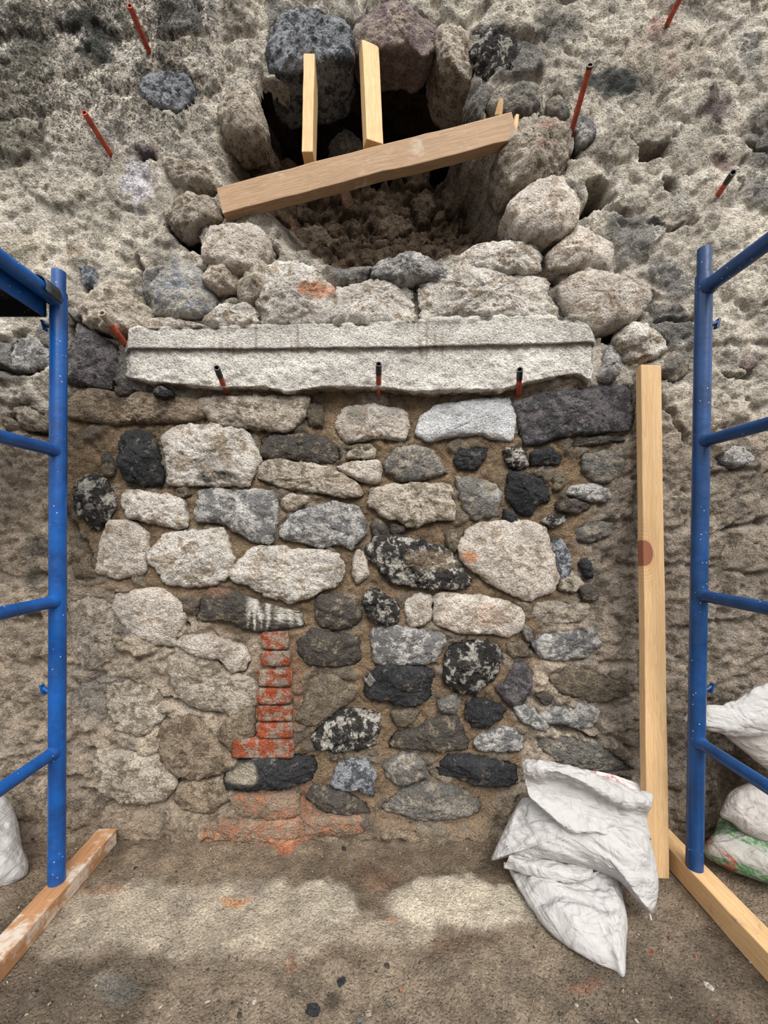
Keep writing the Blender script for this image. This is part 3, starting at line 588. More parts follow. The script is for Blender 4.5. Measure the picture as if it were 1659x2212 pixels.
# rubble left standing inside the opening (loose earth clods, stones, broken brick)
def deeprock(name, s, kind, y, dep=.06, amp=1., bulge=.012):
    ay = np.mean([q_[1] for q_ in pp(s)]); y = float(np.interp(ay, [505, 540, 570], [.250, .165, .085]))
    return rock(name, pp(s), kind, -y, depth=dep, parent=wall, amp=amp, bulge=bulge, edge=.016)
for s, kd, y in [('556,470 600,466 633,468 635,512 600,516 558,512', 'BR', .06), ('733,412 755,408 766,440 752,452 740,446', 'BR', .10),
 ]: deeprock('broken_brick', s, kd, y, .07, .6, .004)
for s, kd, y in [('640,430 660,425 662,470 640,472', 'E', .07), ('730,540 760,525 800,530 816,555 800,592 735,598', 'E', .05), ('712,300 745,278 780,290 788,320 740,340 705,330', 'G', .20),
 ('545,350 575,338 592,360 590,382 552,385', 'G', .14), ('596,350 620,335 640,350 640,370 600,380', 'BR', .15), ('955,400 990,395 1010,420 1000,455 965,460', 'E', .14), ('1015,345 1050,350 1055,395 1020,400', 'GB', .15),
 ('545,260 580,262 605,320 590,345 530,340 525,290', 'E', .12), ('462,300 500,290 530,320 525,370 480,375', 'E', .09), ('870,330 890,400 930,395 925,340', 'E', .22), ('890,420 930,415 950,450 920,470 892,455', 'E', .13), ('1060,400 1085,385 1095,430 1075,460 1055,440', 'GB', .14),
 ('640,490 690,480 720,520 715,580 660,560 640,530', 'E', .07), ('820,470 870,460 880,500 850,520 815,505', 'E', .12), ('1090,440 1120,450 1115,500 1080,500', 'E', .11)]: deeprock('rubble_stone', s, kd, y)

# ------------------------------------------------------------------ lintel
def lintel():
    xs = np.arange(262, 1295, 3.0); n = len(xs)
    top = np.interp(xs, [262, 275, 300, 500, 700, 900, 1060, 1230, 1262, 1295], [745, 712, 706, 703, 700, 690, 682, 683, 700, 735])
    step = np.interp(xs, [262, 600, 900, 1295], [752, 752, 749, 738])
    bot = np.interp(xs, [262, 275, 330, 400, 470, 560, 620, 700, 830, 900, 1000, 1080, 1130, 1200, 1250, 1280, 1295], [800, 815, 824, 830, 836, 834, 846, 834, 836, 846, 840, 842, 828, 812, 806, 820, 770])
    prof = []; d0 = D-.072; d1 = D-.058
    r = np.random.RandomState(3)
    V = []; m = 0
    for i, x in enumerate(xs):
        ti = top[i]; si = max(step[i], ti+3); bi = bot[i]; row = []
        for t in np.linspace(0, 1, 8): row.append((x, ti+2, D+.06-(D+.06-d0)*t))
        for t in np.linspace(0, 1, 16)[1:]: row.append((x, ti+(si-ti)*t, d0))
        for t in np.linspace(0, 1, 5)[1:]: row.append((x, si+2*t, d0+(d1-d0)*t))
        for t in np.linspace(0, 1, 26)[1:]: row.append((x, si+2+(bi-si-2)*t, d1))
        for t in np.linspace(0, 1, 14)[1:]: row.append((x, bi, d1+(D+.06-d1)*t))
        V += [P(*q) for q in row]; m = len(row)
    V = np.array(V)
    # keep back points on straight lines (undo lens drift): x from front plane
    xf = np.repeat((xs-CX)/F*(D-.065), m); V[:, 0] = xf
    zf = V[:, 2].reshape(n, m); zt = np.array([P(0, a, d0)[2] for a in top]); zb = np.array([P(0, a, d1)[2] for a in bot])
    zf[:, :8] = zt[:, None]; zf[:, -13:] = zb[:, None]; V[:, 2] = zf.ravel()
    pr = np.arange(m); nr = np.zeros((m, 3)); nr[:8] = (0, 0, 1); nr[8:-13] = (0, -1, 0); nr[-13:] = (0, -.3, -1); nr = nr/np.linalg.norm(nr, axis=1)[:, None]
    NR = np.tile(nr, (n, 1)); rowi = np.tile(pr, n)
    low = rowi > 26; edge = ((rowi < 10) | (rowi > 46))
    a = fbm(V, 40, 4, .6, seed=31)*np.where(low, .0045, .0018)+fbm(V, 9, 3, seed=32)*.005+edge*fbm(V, 22, 3, .5, seed=33)*.008
    V = V+NR*a[:, None]
    # ragged ends
    for side, sg in ((xs-262, -1), (1295-xs, 1)):
        wgt = np.repeat(1-sm(0, 20, side), m); V[:, 0] += sg*wgt*fbm(V, 25, 3, seed=34)*.015; V[:, 1] += wgt*.03
    idx = np.arange(n*m).reshape(n, m); j = (np.arange(m)+1) % m
    q = np.column_stack([idx[:-1].ravel(), idx[:-1][:, j].ravel(), idx[1:][:, j].ravel(), idx[1:].ravel()])
    faces = list(q)+[idx[0][::-1].copy(), idx[-1].copy()]
    dd = V[:, 1]+D; px = V[:, 0]/dd*F+CX; py = CY-(V[:, 2]-HC)/dd*F
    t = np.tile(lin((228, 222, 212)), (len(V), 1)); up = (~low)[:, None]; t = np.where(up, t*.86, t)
    drip = sm(.12, .3, perlin(np.column_stack([px/9, py*0, py/120])))*(((px > 430) & (px < 560)) | ((px > 620) & (px < 645)) | ((px > 880) & (px < 960)))*.55*(1-sm(745, 790, py))
    t = t*(1-drip[:, None])+lin((150, 130, 104))*drip[:, None]
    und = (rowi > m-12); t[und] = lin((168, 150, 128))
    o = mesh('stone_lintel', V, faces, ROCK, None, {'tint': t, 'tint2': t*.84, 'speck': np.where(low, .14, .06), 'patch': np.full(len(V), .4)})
    tag(o, 'long pale dressed stone lintel with a stepped face spanning the wall below the broken opening', 'lintel')
lintel()

# ------------------------------------------------------------------ floor
def floor():
    h = .009; X = np.arange(-2.35, 2.45, h); Y = np.arange(-2.9, .10, h); gx, gy = np.meshgrid(X, Y); x = gx.ravel(); y = gy.ravel()
    p = np.column_stack([x, y, x*0]); dd = np.maximum(y+D, .35); px = x/dd*F+CX; py = CY+HC/dd*F
    wx = px+26*fbm(p, 8, 4, seed=40); wy = py+22*fbm(p, 8, 4, seed=41)
    z = fbm(p, 3, 4, seed=42)*.012+fbm(p, 20, 4, .6, seed=43)*.0045+np.clip(fbm(p, 55, 3, .7, seed=44), 0, 2)*.005
    pale = np.zeros(len(x))
    for bx, by, rx, ry, s in [(1000, 1955, 180, 62, 1), (700, 1955, 65, 60, .9), (420, 1985, 320, 90, .6), (600, 2020, 250, 60, .45), (1180, 1950, 120, 40, .6), (860, 2020, 90, 30, .5), (160, 2020, 90, 60, .4), (1420, 1930, 60, 60, .2)]:
        r = np.hypot((wx-bx)/rx, (wy-by)/ry); pale = np.maximum(pale, s*(1-sm(.75, 1.1, r)))
    z += pale*.008
    # sleeper beds stay level
    for a, b in ((-.96, -.84), (.89, 1.0)): z *= 1-.8*sm(a-.04, a, x)*(1-sm(b, b+.04, x))
    t = np.tile(lin((152, 136, 117)), (len(x), 1)); wet = sm(.0, .5, fbm(p, 3.2, 4, seed=45)+.35*sm(2020, 2120, py)); t = t*(1-.42*wet[:, None])
    back = (sm(-.42, -.2, y)*(1-pale))[:, None]*.45; t = t*(1-back)+lin((132, 113, 92))*back
    t = t*(1-pale[:, None])+lin((214, 200, 178))*pale[:, None]
    for bx, by, rx, ry, c, s in [(505, 1945, 30, 14, (214, 148, 96), .7), (845, 2000, 14, 8, (196, 120, 84), .6), (600, 1815, 120, 16, (190, 112, 74), .7), (640, 2070, 20, 30, (150, 108, 80), .5), (230, 1930, 60, 20, (176, 128, 96), .5),
                                 (240, 2130, 50, 40, (128, 130, 124), .5), (720, 2160, 28, 22, (72, 64, 56), .8), (1260, 2130, 40, 16, (178, 126, 100), .4), (820, 1900, 60, 40, (132, 104, 84), .6), (1000, 2045, 120, 20, (124, 102, 84), .7), (740, 2070, 60, 24, (104, 88, 72), .5)]:
        r = np.hypot((wx-bx)/rx, (wy-by)/ry); f = ((1-sm(.6, 1.1, r))*s)[:, None]; t = t*(1-f)+lin(c)*f
    V = np.column_stack([x, y, z]); nx, ny = len(X), len(Y); a = np.arange(nx*ny).reshape(ny, nx)
    q = np.column_stack([a[:-1, :-1].ravel(), a[:-1, 1:].ravel(), a[1:, 1:].ravel(), a[1:, :-1].ravel()])
    o = mesh('floor', V, q, ROCK, None, {'tint': t, 'tint2': t*.8, 'speck': .30-.22*pale+.1*sm(2050, 2150, py), 'patch': np.full(len(x), .45)})
    tag(o, kind='structure')
floor()
def fz(px, py): d = F*HC/(py-CY); return P(px, py, d)

# ------------------------------------------------------------------ solids
def box(name, size, mat, loc=(0, 0, 0), R=None, parent=None, bev=.003, seg=2, wob=.0):
    import bmesh
    bm = bmesh.new(); bmesh.ops.create_cube(bm, size=1); bmesh.ops.scale(bm, vec=size, verts=bm.verts)
    L = max(size); ax = size.index(L)
    if bev: bmesh.ops.bevel(bm, geom=bm.edges[:], offset=bev, segments=seg, affect='EDGES', profile=.6)
    if wob:
        n = 24
        for k in range(1, n):
            co = [0, 0, 0]; co[ax] = -L/2+L*k/n; no = [0, 0, 0]; no[ax] = 1
            bmesh.ops.bisect_plane(bm, geom=bm.verts[:]+bm.edges[:]+bm.faces[:], plane_co=co, plane_no=no)
        arr = np.array([v.co[:] for v in bm.verts]); dx = np.column_stack([fbm(arr, 6, 3, seed=s) for s in (1, 2, 3)])*wob
        for v, d_ in zip(bm.verts, dx): v.co += Vector(d_)
    me = bpy.data.meshes.new(name); bm.to_mesh(me); bm.free(); me.materials.append(mat)
    for p_ in me.polygons: p_.use_smooth = False
    o = bpy.data.objects.new(name, me); C.objects.link(o); o.location = loc
    if R is not None: o.rotation_euler = R.to_euler() if hasattr(R, 'to_euler') else R
    if parent: adopt(parent, o)
    return o
def tube(name, pts, r, mat, parent=None, inner=0., n=20, caps=True, rr=None):
    pts = [Vector(p) for p in pts]; V = []; f = []
    rad = rr or [r]*len(pts); up = Vector((0, 0, 1)); prev = None
    for i, p in enumerate(pts):
        t = (pts[min(i+1, len(pts)-1)]-pts[max(i-1, 0)]).normalized()
        if prev is None:
            a = t.cross(up) if abs(t.dot(up)) < .95 else t.cross(Vector((1, 0, 0)))
        else: a = prev-t*prev.dot(t)
        a.normalize(); prev = a; b = t.cross(a)
        for k in range(n): c_ = 2*math.pi*k/n; V.append(p+(a*math.cos(c_)+b*math.sin(c_))*rad[i])
    m = len(pts)
    for i in range(m-1):
        for k in range(n): f.append((i*n+k, (i+1)*n+k, (i+1)*n+(k+1) % n, i*n+(k+1) % n))
    if inner:
        t = (pts[-1]-pts[-2]).normalized(); base = len(V); e_ = pts[-1]
        for q in (e_, e_-t*.03):
            for k in range(n): V.append(q+(V[(m-1)*n+k]-e_)*inner)
        for k in range(n): k2 = (k+1) % n; f += [((m-1)*n+k, base+k, base+k2, (m-1)*n+k2), (base+k, base+n+k, base+n+k2, base+k2)]
        f.append(tuple(base+n+k for k in range(n))[::-1])
    elif caps: f.append(tuple((m-1)*n+k for k in range(n)))
    if caps: f.append(tuple(range(n))[::-1])
    me = bpy.data.meshes.new(name); me.from_pydata([tuple(v) for v in V], [], f); me.update()
    import bmesh
    bm = bmesh.new(); bm.from_mesh(me); bmesh.ops.recalc_face_normals(bm, faces=bm.faces); bm.to_mesh(me); bm.free()
    for p_ in me.polygons: p_.use_smooth = len(p_.vertices) < 6
    me.materials.append(mat); o = bpy.data.objects.new(name, me); C.objects.link(o)
    me.set_sharp_from_angle(angle=math.radians(40)) if hasattr(me, 'set_sharp_from_angle') else None
    if parent: adopt(parent, o)
    return o

# ------------------------------------------------------------------ timber in the opening
bx0, bx1 = P(466, 404, 1.352), P(1106, 240, 1.352)
dirv = Vector(bx1-bx0); Lb = dirv.length; ang = math.atan2(dirv.z, dirv.x)
Rb = Matrix.Rotation(-ang, 3, 'Y')
dn = Vector((math.sin(ang), 0, -math.cos(ang)))
cen = (Vector(bx0)+Vector(bx1))/2+dn*.045+Vector((0, .021, 0))
tag(box('timber_beam', (Lb, .042, .090), PINE_X, cen, Rb, wob=.003), 'weathered brown timber beam lying aslant across the broken opening', 'timber beam')
def prop(name, b, t, sx, sy, rz, lab):
    b = Vector(b); t = Vector(t); v = t-b; zx = v.normalized(); xx = Vector((math.cos(rz), math.sin(rz), 0)); xx = (xx-zx*xx.dot(zx)).normalized(); q = Matrix((xx, zx.cross(xx), zx)).transposed()
    q = Matrix(((v.to_track_quat('Z', 'Y').to_matrix()))) if False else q
    o = box(name, (sx, sy, v.length), PINE, (b+t)/2, q, wob=.0015); return tag(o, lab, 'timber prop')
prop('timber_prop', P(668, 353, 1.40), P(672, 146, 1.40), .037, .085, 0, 'shorter pale timber prop standing on the slanting beam under the bluish stone')
bpr = prop('timber_prop', P(806, 318, 1.385), P(796, 106, 1.40), .060, .040, math.radians(20), 'taller pale timber prop standing at the middle of the slanting beam')
def wedge(s, e, w0, lab):
    o = tube('wooden_wedge', [Vector(s), (Vector(s)+Vector(e))/2, Vector(e)], w0, PINE, n=5, rr=[w0, w0*.85, w0*.55]); tag(o, lab, 'wedge')
wedge(P(1076, 250, 1.39), P(1083, 214, 1.37), .013, 'small wooden wedge standing up behind the right end of the slanting beam')
wedge(P(1106, 300, 1.37), P(1117, 250, 1.36), .014, 'small wooden wedge driven beside the right end face of the slanting beam')

# ------------------------------------------------------------------ tall plank
pb, ptp = Vector((.8585, -.172, 0.0)), Vector((.9275, -.037, 1.612))
v = ptp-pb; zx = v.normalized(); xx = Vector((1, 0, 0)); xx = (xx-zx*xx.dot(zx)).normalized(); yy = zx.cross(xx)
Rm = Matrix((xx, yy, zx)).transposed()
po = box('tall_plank', (.067, .030, v.length), PLANK, (pb+ptp)/2, Rm, wob=.0012)
me = po.data
for vv_ in me.vertices: vv_.co.z += v.length/2
po.location = pb
tag(po, 'tall pale pine plank with a red knot leaning upright on the wall beside the sacks', 'plank')

# ------------------------------------------------------------------ floor sleepers
tag(box('timber_sleeper', (.062, 2.1, .050), SLEEPER, (-.901, -.047-1.05, .0262), wob=.002), 'brown timber sleeper with white plaster smears under the scaffold frame at the left', 'timber sleeper')
tag(box('timber_sleeper', (.060, 2.1, .069), SLEEPER_PALE, (.943, -.02-1.05, .0365), wob=.002), 'pale timber sleeper on the dirt floor under the scaffold frame at the right', 'timber sleeper')

# ------------------------------------------------------------------ scaffold frames
def frame(xb, xt, dpt, zb, ztop, rungs, mat, side, lab, pins, spigot):
    y = -D+dpt; root = empty('scaffold', (xb, y, zb)); tag(root, lab, 'scaffold')
    X = lambda z: xb+(xt-xb)*(z-zb)/(ztop-zb)
    ln = 1.25
    for k, yy_ in enumerate((y, y-ln)):
        tube('pole', [(X(z), yy_, z) for z in np.linspace(zb, spigot, 9)], .0215, mat, root, n=32)
        tube('spigot', [(X(spigot-.02), yy_, spigot-.02), (X(ztop), yy_, ztop)], .0175, mat, root, inner=.8, n=28)
        for z in pins:
            x0 = X(z); s = side
            lp = tube('lock_pin', [(x0+s*.012, yy_+.0, z), (x0+s*.034, yy_+.004, z+.006), (x0+s*.044, yy_+.006, z+.012)], .0055, mat, root, n=12)
            box('lock_plate', (.006, .014, .030), mat, (x0+s*.046, yy_+.006, z+.008), (0, s*.3, 0), root, bev=.0015)
    for i, z in enumerate(rungs):
        r = .0205 if i == len(rungs)-1 else .0165
        a, b = y-.004, y-ln+.004
        tube('top_rail' if i == len(rungs)-1 else 'rung', [(X(z), t, z) for t in np.linspace(a, b, 12)], r, mat, root, n=28)
        for yy_, sgn in ((y, -1), (y-ln, 1)):
            tube('weld_collar', [(X(z), yy_+sgn*.017, z), (X(z), yy_+sgn*.024, z), (X(z), yy_+sgn*.032, z)], r, mat, root, n=24, rr=[r*1.22, r*1.15, r*1.0])
    return root
frame(-.911, -.905, 1.166, .052, 1.796, [.427, .854, 1.282, 1.712], BLUE, -1, 'bright blue tubular scaffold frame at the left, holding up a dark steel platform', [1.637, .590], 1.735)
frame(.934, .963, 1.191, .071, 1.879, [.441, .867, 1.314, 1.760], BLUE2, 1, 'darker blue tubular scaffold frame at the right, near the tall leaning plank', [1.655, .585], 1.80)
# platform on the left frame
pr_ = empty('scaffold_platform', (-1.6, -.75, 1.66)); tag(pr_, 'dark steel scaffold platform seen from below, hooked over the left blue frame', 'platform')
y0 = -D+1.150
box('deck', (1.30, .50, .004), DARK, (-1.578, y0-.25, 1.706), None, pr_, bev=0)
box('side_channel', (1.30, .005, .048), DARK, (-1.578, y0-.001, 1.682), None, pr_, bev=.001)
box('side_channel', (1.30, .005, .048), DARK, (-1.60, y0-.499, 1.682), None, pr_, bev=.001)
box('end_channel', (.005, .49, .050), BLUE, (-.932, y0-.25, 1.682), None, pr_, bev=.001)
for k in range(4): box('cross_stiffener', (.03, .49, .03), DARK, (-1.15-.3*k, y0-.25, 1.688), None, pr_, bev=.001)
for yy_ in (y0-.035, y0-.46):
    pts = []
    for a in np.linspace(180, -20, 12):
        pts.append(Vector((-.908+.027*math.cos(math.radians(a)), yy_, 1.712+.027*math.sin(math.radians(a)))))
    V = []; f = []
    pts = [Vector((-.948, yy_, 1.690))]+pts+[pts[-1]+Vector((.004, 0, -.012))]
    for q in pts:
        c_ = Vector((-.908, yy_, 1.712)); o_ = (q-c_).normalized()*.004
        for dy in (-.025, .025): V.append(q+Vector((0, dy, 0)))
        for dy in (-.025, .025): V.append(q+o_+Vector((0, dy, 0)))
    for i in range(len(pts)-1):
        b = i*4; c_ = b+4
        f += [(b, b+1, c_+1, c_), (b+2, c_+2, c_+3, b+3), (b, c_, c_+2, b+2), (b+1, b+3, c_+3, c_+1)]
    f += [(0, 2, 3, 1), (len(V)-4, len(V)-3, len(V)-1, len(V)-2)]
    adopt(pr_, mesh('hook', np.array([tuple(q) for q in V]), [np.array(q) for q in f], DARK, None, smooth=False))

# ------------------------------------------------------------------ injection tubes
def itube(base, tip, db, dt, tipkind, lab, grp=None, r=.0088, tl=.28):
    b, t = Vector(P(*base, db)), Vector(P(*tip, dt)); root = empty('injection_tube', b); tag(root, lab, 'tube')
    v = t-b; m_ = b+v*(1-tl); side = v.cross(Vector((0, 0, 1))).normalized()*v.length*.012
    if tipkind is None: tube('tube_shaft', [b-v*.25, b+v*.35+side, b+v*.7+side*.5, t], r, REDTUBE, root, inner=.62, n=18)
    else:
        tube('tube_shaft', [b-v*.25, b+v*.4, m_], r, REDTUBE, root, n=18)
        tube('tape_tip' if tipkind == 'b' else 'sleeve', [m_-v*.01, m_+(t-m_)*.5, t], r*1.1, BLACKTAPE if tipkind == 'b' else CLEAR, root, inner=.68, n=18)
itube((322, 110), (280, 12), D-.01, D-.13, None, 'orange plastic tube beside the dark stone patch at the top left of the wall')
itube((238, 330), (182, 243), D-.01, D-.14, None, 'orange plastic tube sticking out of the wall above the white chalky patch')
itube((1237, 275), (1275, 140), D-.03, D-.19, 'b', 'longest orange plastic tube, sticking up right of the opening with a tiny black rim', tl=.03)
itube((1442, 52), (1478, -20), D-.01, D-.13, None, 'orange plastic tube cut off by the top edge at the upper right')
itube((1553, 418), (1584, 372), D-.01, D-.10, 'b', 'orange plastic tube with black taped tip on the right part of the wall', tl=.45)
itube((267, 738), (220, 676), D-.05, D-.16, 'c', 'orange plastic tube with a clear grey sleeve at the left end of the lintel', tl=.36, r=.0098)
itube((485, 838), (468, 794), D-.03, D-.14, 'b', 'orange tube with black taped tip, left one of those under the lintel', tl=.40)
itube((818, 842), (818, 786), D-.03, D-.14, 'b', 'orange tube with black taped tip, middle one of those under the lintel', tl=.35)
itube((1120, 844), (1123, 798), D-.03, D-.13, 'b', 'orange tube with black taped tip, right one of those under the lintel', tl=.42)

# ------------------------------------------------------------------ sacks
def cr(p, t):     # catmull-rom through the rows of p at parameters t in 0..1
    n = len(p); u = t*(n-1); i = np.clip(np.floor(u).astype(int), 0, n-2); f = (u-i)[:, None]
    g = lambda k: p[np.clip(k, 0, n-1)]
    a, b, c, d = g(i-1), g(i), g(i+1), g(i+2)
    return .5*((2*b)+(-a+c)*f+(2*a-5*b+4*c-d)*f**2+(-a+3*b-3*c+d)*f**3)
def loft(name, curves, mat, parent, nu=110, nv=70, wr=.003, thick=.0025, seed=0, ws=(18, 18, 18), freq=1.0):
    rows = [cr(np.array([P(*q) for q in c_]), np.linspace(0, 1, nu)) for c_ in curves]
    rows = np.array(rows); out = np.zeros((nv, nu, 3)); tv = np.linspace(0, 1, nv)
    for k in range(nu): out[:, k] = cr(rows[:, k], tv)
    du = np.gradient(out, axis=1); dv = np.gradient(out, axis=0); N = np.cross(du, dv); N /= np.linalg.norm(N, axis=2)[..., None]+1e-9
    flat = out.reshape(-1, 3); n_ = (ridged(flat*np.array(ws)/14, 14*freq, 2, .5, seed)-.5)*wr+fbm(flat, 45, 3, .5, seed+3)*wr*.35
    out = out+N*n_.reshape(nv, nu, 1)
    idx = np.arange(nv*nu).reshape(nv, nu)
    q = np.column_stack([idx[:-1, :-1].ravel(), idx[:-1, 1:].ravel(), idx[1:, 1:].ravel(), idx[1:, :-1].ravel()])
    o = mesh(name, out.reshape(-1, 3), q, mat)
    s = o.modifiers.new('thick', 'SOLIDIFY'); s.thickness = thick; s.offset = 0
    if parent: adopt(parent, o)
    return o
def pillow(name, pts, plane, T, Tb, mat, parent, wdir=(1, 0, 0), wr=.006, wf=16, aniso=4., seed=0, cen_=None, res=.006, floor_z=None, sag=0.):
    (a, b, c) = [P(*q) for q in plane]; n = np.cross(b-a, c-a); n /= np.linalg.norm(n)
    if n[1] > 0 and abs(n[1]) > .2: n = -n
    if abs(n[1]) <= .2 and n[2] < 0: n = -n
    cam_ = np.array([0, -D, HC])
    def hit(px, py):
        r = P(px, py, 1.)-cam_; t = ((a-cam_)@n)/(r@n); return cam_+r*t
    pl = np.array([hit(*q) for q in chaikin(pts, 3)]); _, per = resample(pl, 50); N = int(min(420, per/res)); b_, _ = resample(pl, N)
    c0 = hit(*cen_) if cen_ else b_.mean(0); rad = b_-c0; rn = np.linalg.norm(rad, axis=1)[:, None]; R = rn.mean(); nf = int(R/res*1.1)
    V = []; Wt = []; S = 1-(1-np.arange(1, nf+1)/nf)**1.25
    NN = []
    for s in S:
        t = T*(1-s**2.6)**.62; V.append(c0+(b_-c0)*s+n*t); Wt.append(np.full(N, .75+.5*s**2)*(1-s**14)); NN.append(np.tile(n, (N, 1)))
    for s in S[::-1][1:]:
        t = -Tb*(1-s**2.6)**.62; V.append(c0+(b_-c0)*s+n*t); Wt.append(np.full(N, .5)); NN.append(np.tile(-n, (N, 1)))
    V = np.vstack(V+[(c0+n*T)[None], (c0-n*Tb)[None]]); NN = np.vstack(NN+[n[None], -n[None]]); Wt = np.concatenate(Wt+[[.3], [.3]])
    w_ = np.array(wdir, float); w_ /= np.linalg.norm(w_); al = V@w_; q = V-np.outer(al, w_)*(1-1/aniso)
    wq = q+.02*np.column_stack([fbm(V, 6, 2, seed=seed+k) for k in range(3)])
    f = (ridged(wq, wf, 3, .55, seed)-.7)*wr*Wt+fbm(V, 5, 2, seed=seed+5)*wr*1.5*Wt+(1-2*np.abs(perlin(V*12+seed*3.1)))*wr*.5*Wt
    V = V+NN*f[:, None]
    if floor_z is not None: V[:, 2] = np.where(V[:, 2] < floor_z, floor_z+(V[:, 2]-floor_z)*.04, V[:, 2])
    K = 2*nf-1; i = np.arange(N); j = (i+1) % N
    quads = np.vstack([np.column_stack([k*N+i, k*N+j, (k+1)*N+j, (k+1)*N+i]) for k in range(K-1)])
    fs = list(quads)+list(np.column_stack([np.full(N, K*N), j, i]))+list(np.column_stack([np.full(N, K*N+1), (K-1)*N+i, (K-1)*N+j]))
    o = mesh(name, V, fs, mat)
    import bmesh
    bm = bmesh.new(); bm.from_mesh(o.data); bmesh.ops.recalc_face_normals(bm, faces=bm.faces); bm.to_mesh(o.data); bm.free()
    if parent: adopt(parent, o)
    return o
# lower sack, lying on the floor
s1 = empty('rubble_sack', fz(1240, 1960)); tag(s1, 'white woven sack lying on the dirt floor, lower one of the pair before the plank', 'sack')
pillow('sack_body', pp('1092,1858 1110,1846 1200,1835 1290,1850 1342,1895 1345,1940 1358,1990 1352,2050 1352,2108 1344,2113 1332,2096 1290,2082 1230,2046 1180,2004 1140,1950 1106,1890'),
       [(1100, 1870, 1.245), (1350, 2108, .958), (1345, 1900, 1.195)], .045, .08, SACK, s1, wdir=(.8, -.25, .1), wr=.013, wf=24, aniso=5, seed=2, floor_z=.004, cen_=(1235, 1950))
loft('sack_mouth', [[(1088, 1862, 1.220), (1150, 1868, 1.185), (1200, 1878, 1.155), (1260, 1888, 1.145), (1300, 1880, 1.155)],
      [(1089, 1872, 1.210), (1130, 1884, 1.180), (1190, 1900, 1.140), (1245, 1905, 1.130), (1285, 1893, 1.145)],
      [(1100, 1852, 1.205), (1140, 1868, 1.170), (1195, 1880, 1.140), (1245, 1890, 1.130), (1280, 1882, 1.145)],
      [(1104, 1846, 1.225), (1150, 1856, 1.195), (1200, 1862, 1.175), (1250, 1870, 1.165), (1290, 1872, 1.175)]], SACK, s1, nv=40, wr=.004, seed=4)
# upper sack, slumped on the lower one
s2 = empty('rubble_sack', P(1270, 1880, 1.18)); tag(s2, 'white woven sack with its open mouth flopped over, resting on top of the lower sack', 'sack')
pillow('sack_body', pp('1060,1862 1062,1850 1085,1800 1108,1755 1132,1715 1180,1745 1240,1775 1310,1780 1396,1792 1412,1835 1424,1900 1420,1950 1408,1978 1396,1966 1345,1905 1290,1880 1210,1868 1120,1855 1085,1850'),
       [(1060, 1858, 1.245), (1408, 1976, 1.075), (1270, 1690, 1.29)], .085, .07, SACK, s2, wdir=(.85, -.2, -.35), wr=.013, wf=22, aniso=5, seed=9, cen_=(1260, 1800))
loft('sack_mouth', [[(1131, 1650, 1.295), (1160, 1650, 1.305), (1220, 1662, 1.305), (1300, 1690, 1.295), (1360, 1712, 1.285), (1402, 1720, 1.265)],
      [(1127, 1645, 1.270), (1155, 1640, 1.255), (1205, 1648, 1.240), (1275, 1668, 1.225), (1345, 1698, 1.215), (1406, 1712, 1.225)],
      [(1129, 1656, 1.250), (1155, 1654, 1.220), (1205, 1664, 1.200), (1280, 1690, 1.185), (1350, 1722, 1.180), (1411, 1728, 1.200)],
      [(1131, 1672, 1.245), (1158, 1676, 1.215), (1205, 1668, 1.200), (1285, 1708, 1.180), (1352, 1740, 1.180), (1404, 1746, 1.200)],
      [(1134, 1684, 1.260), (1165, 1694, 1.245), (1212, 1696, 1.240), (1290, 1722, 1.220), (1350, 1752, 1.215), (1400, 1768, 1.215)],
      [(1138, 1700, 1.235), (1172, 1722, 1.205), (1222, 1742, 1.190), (1295, 1756, 1.180), (1350, 1775, 1.180), (1402, 1784, 1.195)],
      [(1144, 1722, 1.210), (1185, 1758, 1.170), (1230, 1790, 1.145), (1300, 1796, 1.130), (1352, 1806, 1.135), (1406, 1806, 1.170)],
      [(1146, 1726, 1.230), (1187, 1764, 1.190), (1231, 1797, 1.165), (1300, 1800, 1.150), (1352, 1812, 1.155), (1406, 1812, 1.190)]], SACK, s2, nu=150, nv=130, wr=.006, seed=6)
loft('sack_mouth_lining', [[(1262, 1663, 1.30), (1310, 1670, 1.31), (1365, 1688, 1.31), (1404, 1708, 1.29)], [(1262, 1672, 1.29), (1310, 1684, 1.29), (1360, 1704, 1.285), (1404, 1718, 1.28)],
      [(1262, 1690, 1.30), (1310, 1700, 1.30), (1360, 1716, 1.295), (1404, 1730, 1.29)]], SACK_R, s2, nu=60, nv=24, wr=.002, seed=12)
st_ = tube('tie_string', [P(1345, 1905, 1.11), P(1375, 1940, 1.09), P(1400, 1965, 1.085), P(1404, 1975, 1.08), P(1407, 1988, 1.072)], .0022, SACK, s2, n=8)
# sack at the left edge
s3 = empty('rubble_sack', fz(-20, 1920)); tag(s3, 'white woven sack partly in frame at the left edge behind the blue pole', 'sack')
pillow('sack_body', pp('-170,1740 -100,1700 -20,1712 18,1720 38,1770 46,1830 62,1860 60,1895 20,1918 -60,1935 -170,1930'),
       [(-150, 1930, 1.16), (60, 1890, 1.24), (-20, 1715, 1.32)], .07, .07, SACK, s3, wdir=(.5, 0, .8), wr=.008, wf=18, aniso=5, seed=14, floor_z=.006)
